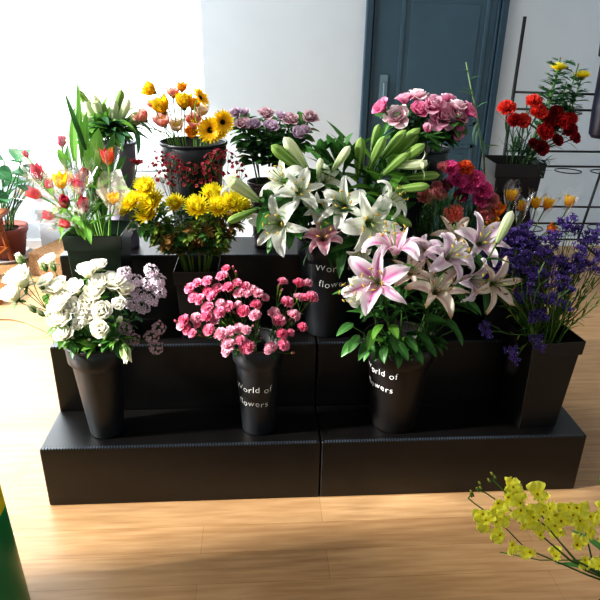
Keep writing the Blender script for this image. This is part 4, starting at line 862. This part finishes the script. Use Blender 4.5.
for i, (px, py, bl) in enumerate(((558, 72, 1), (581, 80, 1), (566, 84, 0), (575, 98, 0), (552, 96, 0), (569, 107, 0), (560, 60, 0), (578, 66, 0))):
    p = at(px, py, .58); d = face(.1, 1, .3)
    lab = ('small yellow flower at the top of the leafy stem in the red carnation pot', 'bright yellow flower at the top right of the leafy stems in the red carnation pot')[i] if bl else 'grey-green leafy shoot above the red carnations, '+('in the middle', 'at the right', 'at the left', 'lowest, touching the carnations', 'at the very top left', 'at the very top right')[i-2]
    flower('yellow_leafy_stem', lab, 'flower' if bl else 'leaf shoot', VN, [(p, d, (YP[0] if bl else PBUD), .7 if bl else .6, 'bloom' if bl else 'bud')], .0026, GRN_L, ('lobed', 20, .055, .02, GRN_B, .6, 1.0), 'leafy stems above the red carnations')
for i, (px, py) in enumerate(((522, 140), (528, 150), (515, 145), (535, 158), (546, 160), (540, 170))):
    p = at(px, py, .53); flower('carnation_leaf_shoot', rank_label(i, 6, 'thin leafy green shoot', 'just below the red carnations'), 'leaf shoot', VN, [(p, bd(p, VN), PBUD, .5, 'bud')], .0018, GREEN, ('grass', 20, .05, .003, GRN_B, .5, 1.0), 'leaf shoots under the red carnations')
b0 = Vector((VN[0][0]-.07, VN[0][1], H3+.03)); root = tag(link('bare_leafy_stem', None, loc=b0), 'tall thin pale green stem with sparse leaves rising in front of the blue door', 'leaf shoot')
q = [at(484, 158, .58)-b0, at(480, 135, .57)-b0, at(476, 110, .56)-b0, at(471, 88, .56)-b0, at(466, 62, .56)-b0]; mb = MB(); mb.tube([Vector((0, 0, 0)), q[0]*.6]+q, [.004]*4+[.003]*2+[.002], 6); link('stem', mb.mesh('stem', petal_mat('pale_stem', [(0, '7d9a6a'), (1, '9ab88a')])), root)
mb = MB()
for (ax, ay, tx, ty, w) in ((478, 122, 466, 142, .016), (480, 128, 470, 145, .014), (481, 140, 490, 150, .012), (473, 96, 459, 84, .012), (472, 92, 462, 82, .01), (477, 108, 486, 98, .01), (470, 80, 480, 72, .01), (483, 148, 500, 140, .011), (468, 72, 460, 66, .01)):
    a = at(ax, ay, .56)-b0; t = at(tx, ty, .55)-b0; leaf_at(mb, a, t-a, (t-a).length, w*.8, 'ovate', 40, .2)
link('leaves', mb.mesh('leaves', GRN_B), root)

# ---- purple statice
SMt = [petal_mat('statice_purple', [(0, '2e2250'), (.5, '523c8e'), (1, '7a62b0')], var=.3, trans=.25), STEM_D, petal_mat('statice_sun_speck', [(0, '8f86c8'), (1, 'd8d4f0')])]  # pale specks among the florets are painted spots of sun
def statice_head(seed, speck=.06):
    rnd.seed(seed); mb = MB()
    for i in range(12):
        t = i/11; x = (rnd.uniform(-1, 1))*.02; z = .006+rnd.random()*.02; y = rnd.uniform(-1, 1)*.013
        p = Vector((x, y, z)); d = Vector((x*20, y*20, 1)).normalized(); M = frame(p, d, rnd.random()*6); mb.slot(0)
        mb.rev([(.0012, -.006), (.002, 0), (.0034, .006)], 6, M)
        for q in range(4): mb.petal(.0065, .004, q*1.57, a0=55, bend=40, shape='fan', cup=.3, r0=.002, z0=.005, ruf=.0012, rf=6, nu=2, nv=3, M=M)
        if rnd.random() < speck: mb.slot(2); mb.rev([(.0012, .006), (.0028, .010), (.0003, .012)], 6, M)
    mb.slot(1); mb.tube([(-.02, 0, .004), (0, 0, -.004), (.02, 0, .004)], .0011, 4); return mb.mesh('flower_head', SMt)
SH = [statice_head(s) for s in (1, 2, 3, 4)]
cl = []
rs_ = random.Random(5)
for i in range(34):
    px = 494+ (i % 9)*13+rs_.uniform(-6, 6); row = i//9; py = 232+row*14+rs_.uniform(-7, 7)+abs(px-545)*.12; cl.append((px, py))
cl += [(520, 300), (540, 312), (556, 292), (560, 304), (568, 292), (545, 302), (598, 243), (600, 268), (530, 286), (508, 240), (503, 256)]
rows = [[], [], [], []]
for q in cl: rows[0 if q[1] < 250 else 1 if q[1] < 270 else 2 if q[1] < 292 else 3].append(q)
for ri, row in enumerate(rows):
    row.sort()
    for i, (px, py) in enumerate(row):
        Y = .02+.26*(1-min(1, max(0, (py-230)/95))); T = []
        for k in range(3):
            p = at(px+rs_.uniform(-8, 8), py+rs_.uniform(-8, 8), Y+rs_.uniform(-.02, .02)); T.append((p-Vector((0, 0, .01)), bd(p, VD, .7, 1.0, .5), SH[rs_.randrange(4)], rs_.uniform(.85, 1.15), 'flower_head'))
        flower('statice', rank_label(i, len(row), 'purple statice stem', ('top row', 'upper middle row', 'lower middle row', 'bottom row')[ri]+' of the bunch'), 'flower', VD, T, .0017, (STEM_D, GRN_O)[i % 2], ('grass', 10, .05, .003, (GRN_D, GRN_O)[i % 2], .3, 1), 'purple statice')
for px, py, tx, ty, lab in ((500, 328, 489, 328, 'pointing left level'), (514, 350, 516, 352, 'hanging down lowest'), (534, 347, 541, 340, 'just left of the pot rim')):
    T = [(at(tx+k*4-3, ty+(k % 2)*7-3, -.02), face(-.6, -.2, .7), SH[k], .85, 'flower_head') for k in range(2)]
    flower('statice', 'purple statice sprig low on the left over the step, '+lab, 'flower', VD, T, .002, GREEN, ('grass', 4, .03, .003, GRN_O, .5, 1), 'escaping statice sprigs')
for i in range(20):
    px = 508+i*4.8+rs_.uniform(-2, 2); p = at(px, 290+rs_.uniform(-25, 14), .0+.1*rs_.random())
    root, bb, mn = flower('statice_bare_stem', rank_label(i, 20, 'thin green bare stem', 'between the statice flowers and the square pot'), 'stem', VD, [(p, Vector((rs_.uniform(-.3, .5), 0, 1)).normalized(), PBUD, .35, 'bud')], .0017, (GREEN, GRN_L, GRN_O)[i % 3], ('grass', 6, .05, .0026, GREEN, .4, 1), 'bare statice stems')
# ================================================================ WIRE RACK AND HANGING BUCKET (right)
RK = plain('black_wire', '191b20', .4, .5, noise=.1); YR = 2.3
pt = lambda x, y: at(x, y, YR)
root = tag(link('wire_rack', None, loc=(pt(511, 200).x, YR, 0)), 'tall black wire flower rack with ring holders against the grey wall', 'rack'); r0 = Vector(root.location)
x0 = pt(511, 110).x; x1 = 2.75
def bar(nm, pts, r=.008): 
    mb = MB(); mb.tube([p-r0 for p in pts], r, 6); return link(nm, mb.mesh(nm, RK), root)
for x in (x0, x1): bar('post', [Vector((x, YR, 0)), Vector((x, YR, 1.75))], .012)
for (xa, ya, yb) in ((512, 92, 96), (512, 109, 111), (512, 151, 152), (512, 166, 167), (512, 206, 208), (512, 223, 224), (512, 239, 240)):
    a = pt(xa, ya); z2 = pt(590, yb).z; bar('shelf_rail', [Vector((x0, YR, a.z)), Vector((x1, YR, z2))], .0075)
bar('brace', [pt(604, 163), pt(578, 239)], .010); bar('brace', [pt(578, 239), pt(604, 262), Vector((pt(615, 270).x, YR, pt(615, 272).z))], .010)
for cx, cy in ((568, 171), (525, 171), (604, 172), (568, 113), (600, 228), (560, 228), (530, 228)):
    c = at(cx, cy, YR-.09); 
    mb = MB(); mb.tube([c-r0+Vector((.085*math.cos(a*PI/12), .085*math.sin(a*PI/12), 0)) for a in range(25)], .004, 5, False); link('ring_holder', mb.mesh('ring_holder', RK), root)
c = at(603, 70, YR-.1)
mb = MB(); h0 = at(600, 138, YR-.1).z; h1 = 1.62
prof = [(.001, 0), (.055, .004), (.075, .03), (.085, .2), (.09, h1-h0-.1), (.11, h1-h0-.09), (.115, h1-h0), (.1, h1-h0), (.08, h1-h0-.1), (.07, .03), (.001, .02)]
root = tag(link('hanging_bucket', None, loc=(at(606, 100, YR-.1).x, YR-.12, h0)), 'navy-black empty bucket hanging in the rack at the upper right edge', 'bucket'); mb.rev(prof, 32); link('body', mb.mesh('body', plain('navy_black_plastic', '15182a', .4, .5, noise=.1)), root)

# ================================================================ LEFT SIDE: potted plant, stool, boxes, cable
TER = plain('terracotta_plastic', '86483f', .5, .4, noise=.1, nscale=8); SOIL = plain('soil', '2c2018', .95, .1, noise=.4, nscale=60, bump=.6)
pc = Vector((-2.16, 2.78, 0))
root = tag(link('plant_pot', None, loc=pc), 'dull red round plastic pot on a pale saucer at the far left', 'pot')
mb = MB(); mb.rev([(.001, .02), (.115, .02), (.15, .20), (.155, .205), (.163, .21), (.165, .25), (.158, .252), (.15, .235), (.001, .23)], 40); link('body', mb.mesh('body', TER), root)
mb = MB(); mb.rev([(.001, 0), (.165, 0), (.185, .022), (.178, .024), (.16, .008), (.001, .008)], 40); link('saucer', mb.mesh('saucer', plain('pale_saucer', 'b9b4ae', .5, noise=.05)), root)
mb = MB(); mb.rev([(.001, .236), (.149, .232)], 24); link('soil', mb.mesh('soil', SOIL), root)
b0 = pc+Vector((0, 0, .23)); root = tag(link('leafy_house_plant', None, loc=b0), 'round-leaved green house plant growing in the dull red pot', 'plant')
mb = MB(); lf_ = []
for i, (px, py) in enumerate(((4, 160), (12, 172), (2, 178), (22, 180), (30, 168), (16, 188), (5, 192), (26, 192), (34, 182), (20, 163), (-6, 170), (-4, 190), (10, 200), (22, 150), (36, 172))):
    t = at(px, py, 2.66+.2*rnd.random())-b0; s0 = Vector((rnd.uniform(-.07, .07), rnd.uniform(-.07, .07), 0)); mb.tube(bez(s0, s0+Vector((0, 0, .15)), t-Vector((0, 0, .05)), t, 7), .005, 5); lf_.append(t)
link('stems', mb.mesh('stems', GREEN), root)
for t in lf_:
    mb = MB(); leaf_at(mb, t, face(rnd.uniform(-1, 1), rnd.uniform(-.7, .3), .5), .16, .075, 'ovate', 40, rnd.uniform(-.6, .6)); link('leaf', mb.mesh('leaf', petal_mat('house_plant_leaf', [(0, '2a5c34'), (1, '3f7a48')], mid='5c9262', midw=.1)), root)
WOOD = plain('orange_wood', '94501f', .4, .4, noise=.15, nscale=12)
root = tag(link('wooden_stool', None, loc=(-2.26, 2.48, 0)), 'orange-brown wooden stool standing beside the potted plant at the left edge', 'stool')
for sx in (-1, 1):
    for sy in (-1, 1):
        mb = MB(); mb.tube([(sx*.17, sy*.17, 0), (sx*.13, sy*.13, .38)], .021, 8); link('leg', mb.mesh('leg', WOOD), root)
mb = MB(); mb.box(-.2, -.2, .38, .2, .2, .415); bevel(link('seat', mb.mesh('seat', WOOD, False), root), .008)
for sy in (-1, 1):
    for z, k in ((.12, .16), (.25, .145)):
        mb = MB(); mb.box(-k, sy*k-.012, z-.016, k, sy*k+.012, z+.016); bevel(link('stretcher', mb.mesh('stretcher', WOOD, False), root), .004)
        mb = MB(); mb.box(sy*k-.012, -k, z-.016, sy*k+.012, k, z+.016); bevel(link('stretcher', mb.mesh('stretcher', WOOD, False), root), .004)
root = tag(link('wooden_footstool', None, loc=(-2.0, 1.95, 0)), 'low red-orange wooden footstool cut off by the left edge', 'stool')
mb = MB(); mb.box(-.16, -.12, .06, .12, .12, .085); bevel(link('top', mb.mesh('top', WOOD, False), root), .006)
for x in (-.13, .09):
    for y in (-.1, .07): mb = MB(); mb.box(x, y, 0, x+.03, y+.03, .06); link('leg', mb.mesh('leg', WOOD, False), root)
mb = MB(); mb.box(-.15, -.2, 0, .19, .2, .17); cork = plain('brown_cork', '8a6a4c', .9, .1, noise=.35, nscale=70, bump=.6)
o = tag(link('cork_block', mb.mesh('cork_block', cork, False), None, (-1.66, 2.52, 0)), 'speckled brown cork block on the floor behind the stand', 'block'); o.rotation_euler.z = -.35; bevel(o, .008)
root = tag(link('white_storage_box', None, loc=(-1.72, 2.83, 0)), 'pale bluish white box standing behind the cork block', 'box')
mb = MB(); mb.box(-.17, -.1, 0, .17, .1, .36); bevel(link('body', mb.mesh('body', plain('pale_box', 'c9d3de', .5, noise=.05), False), root), .006)
mb = MB(); mb.box(-.18, -.11, .36, .18, .11, .395); bevel(link('lid', mb.mesh('lid', plain('pale_lid', 'dbe4ec', .5, noise=.04), False), root), .006)
root = tag(link('foam_sheet', None, loc=(-1.24, 1.95, 0)), 'light grey foam block leaning just behind the left end of the stand', 'block')
mb = MB(); mb.box(-.1, -.07, 0, .1, .07, .33); bevel(link('foam_block', mb.mesh('foam_block', plain('grey_foam', 'a9b2bb', .8, noise=.06), False), root), .01)
mb = MB(); cp = [at(0, 321, 0), at(8, 320, 0), at(20, 321, 0), at(34, 325, 0), at(46, 331, 0), at(60, 345, 0), at(80, 352, 0)]
cp = [Vector((-2.4, 1.62, 0)), Vector((-2.0, 1.6, 0))]+[Vector((atz.x, atz.y, 0)) for atz in [CAM+(FW+RT*((x-300)/FPX)+UP*((300-y)/FPX))*((-CAM.z)/(FW+RT*((x-300)/FPX)+UP*((300-y)/FPX)).z) for x, y in ((0, 320), (12, 320), (26, 323), (38, 328), (48, 333), (56, 339))]]+[Vector((-1.25, 1.2, 0)), Vector((-1.1, .95, 0))]
cp = [p+Vector((0, 0, .006)) for p in cp]
mb.tube(cp, .005, 8); tag(link('power_cable', mb.mesh('power_cable', plain('tan_cable', '9a7048', .5, noise=.1))), 'thin tan cable lying across the floor at the left of the stand', 'cable')

# ================================================================ FOREGROUND: bin at left, yellow orchid at right
fmn, nt, b, o_ = newmat('yellow_green_tin')
tc = N(nt, 'ShaderNodeTexCoord'); mp = N(nt, 'ShaderNodeSeparateXYZ'); nt.links.new(tc.outputs['Object'], mp.inputs[0])
wv = N(nt, 'ShaderNodeMath', operation='MULTIPLY_ADD'); wv.inputs[1].default_value = -1.1; nt.links.new(mp.outputs['X'], wv.inputs[0]); nt.links.new(mp.outputs['Z'], wv.inputs[2])
rp = ramp(nt, [(0, '1f6b3a'), (.25, '1f7a44'), (.26, 'c4b01c'), (.60, 'd0b824'), (.61, '2a5f86'), (1, '2a5f86')], wv.outputs[0], 'CONSTANT')
nt.links.new(rp.outputs[0], b.inputs['Base Color']); b.inputs['Roughness'].default_value = .3
root = tag(link('round_bin', None, loc=(-1.055, -.5, 0)), 'yellow, green and blue printed round bin cut off by the lower left edge', 'bin')
mb = MB(); mb.rev([(.001, .01), (.153, .005), (.155, .02), (.140, .66), (.133, .66), (.148, .03), (.001, .02)], 48); link('body', mb.mesh('body', fmn), root)
mb = MB(); mb.rev([(.139, .64), (.145, .645), (.146, .66), (.143, .668), (.134, .668), (.133, .66)], 48); link('rim', mb.mesh('rim', plain('grey_blue_rim', '6a7f98', .3, .6, noise=.05)), root)

OC = [petal_mat('orchid_yellow', [(0, 'd8b818'), (.15, 'f6f02c'), (1, 'ffff78')], var=.08, trans=.45), GREEN, petal_mat('orchid_brown', [(0, '8a5010'), (1, 'b07820')])]
OB = [oncid(OC, .0215, s) for s in (1, 2, 3)]; OBUD = round_bud(.0048, [petal_mat('orchid_bud', [(0, '9ab84a'), (1, 'd8d470')]), GREEN], 2.4)
op = Vector((.86, -.62, 0)); root = tag(link('ceramic_pot', None, loc=op), 'brown round ceramic pot of the yellow orchid, low at the right', 'pot')
mb = MB(); mb.rev([(.001, .0), (.07, 0), (.1, .17), (.108, .175), (.108, .2), (.1, .2), (.092, .17), (.001, .165)], 36); link('body', mb.mesh('body', plain('brown_glaze', '5a3a24', .3, .5, noise=.15)), root)
root = tag(link('yellow_orchid', None, loc=op+Vector((0, 0, .166))), 'bright yellow dancing orchid spray arching in from the lower right', 'flower'); ob = op+Vector((0, 0, .166))
sprays = [[(575, 560), (548, 528), (520, 505), (505, 492), (493, 480)], [(570, 560), (535, 530), (505, 506), (486, 493), (476, 489)], [(585, 570), (562, 545), (545, 520), (535, 508)], [(588, 575), (525, 548), (498, 520), (474, 503), (468, 498)], [(592, 560), (585, 530), (575, 512), (571, 505)], [(600, 560), (606, 520), (604, 495), (598, 478)], [(600, 570), (590, 560), (540, 560), (500, 552)]]
mb = MB()
for k, s in enumerate(sprays):
    pts = [Vector((0, 0, 0)), (at(*s[0], -.6)-ob)*.6]+[at(x, y, -.6+.02*k-.06)-ob for x, y in s]
    mb.tube(pts, [.003]*3+[.0018]*(len(pts)-3), 5)
    for j in range(3):
        x, y = s[-1]; t = at(x+rnd.uniform(-6, 6), y+rnd.uniform(-7, 3), -.66+.02*k)-ob
        if k in (0, 1, 3):
            mb.tube([pts[-1], t], .0009, 4); o = link('bud', OBUD, root); o.matrix_local = frame(t, face(-.5, .8, .1), 0, 1)
link('stem', mb.mesh('stem', GREEN), root)
blooms = [(513, 487), (508, 497), (498, 503), (500, 513), (520, 503), (527, 508), (483, 514), (486, 520), (541, 499), (547, 506), (530, 518), (536, 520), (548, 519), (555, 515), (569, 507), (573, 515), (563, 522), (580, 521), (496, 522), (602, 513), (604, 500), (606, 481), (590, 516), (516, 495), (543, 512), (523, 525), (560, 532), (590, 530), (540, 535), (577, 545), (602, 540), (512, 545), (530, 552), (556, 556), (585, 560), (600, 566), (500, 535)]
blooms += [(x+rnd.uniform(-9, 9), y+rnd.uniform(-8, 8)) for x, y in blooms if y < 530]
for i, (px, py) in enumerate(blooms):
    p = at(px, py, -.66+rnd.uniform(-.02, .03))-ob; o = link('bloom', OB[i % 3], root); o.matrix_local = frame(p, face(rnd.uniform(-.5, .5), rnd.uniform(-.2, .6), 1), rnd.random()*6, rnd.uniform(.85, 1.15))
mb = MB()
for i in range(9): a = i*.7; leaf_at(mb, Vector((.02*math.cos(a), .02*math.sin(a), 0)), Vector((math.cos(a), math.sin(a), 1.0)), .24, .014, 'lance', 60, 0)
link('leaves', mb.mesh('leaves', GRN_D), root)

# ================================================================ LIGHT
sc = bpy.context.scene
sc.view_settings.view_transform = 'Standard'; sc.view_settings.exposure = 0; sc.view_settings.look = 'Medium High Contrast'
w = bpy.data.worlds.new('world'); sc.world = w; w.use_nodes = True
w.node_tree.nodes['Background'].inputs[0].default_value = (.80, .90, 1, 1); w.node_tree.nodes['Background'].inputs[1].default_value = .42
def light(nm, t, loc, d, e, c=(1, 1, 1), **k):
    l = bpy.data.lights.new(nm, t); l.energy = e; l.color = c
    for a, v in k.items(): setattr(l, a, v)
    o = bpy.data.objects.new(nm, l); COL.objects.link(o); o.location = loc; o.rotation_euler = Vector(d).to_track_quat('-Z', 'Y').to_euler(); return o
light('sun', 'SUN', (-5, 2, 4), (.86, .13, -.495), 11.0, (1, .97, .93), angle=math.radians(3.5))
light('window_light_left', 'AREA', (LX+.1, 1.05, 1.5), (1, -.25, -.15), 130, (.84, .93, 1), shape='RECTANGLE', size=3.4, size_y=2.3)
light('window_light_back', 'AREA', ((WX0+WX1)/2, WALL_Y-.12, 1.75), (.25, -1, -.2), 75, (.86, .94, 1), shape='RECTANGLE', size=2.2, size_y=1.8)

sp_t = Vector((.12, .3, .98)); sp_p = Vector((-3.2, .1, 2.72))
light('lily_fill_spot', 'SPOT', sp_p, sp_t-sp_p, 900, (1, .98, .94), spot_size=math.radians(31), spot_blend=.55, shadow_soft_size=.09)  # added spot that brightens the lilies, no opening behind it
light('back_wall_fill', 'AREA', (LX+.15, 2.45, 1.7), (1, .12, -.05), 38, (.88, .95, 1), shape='RECTANGLE', size=.8, size_y=2.0)  # added area lamp that brightens the back wall towards the window
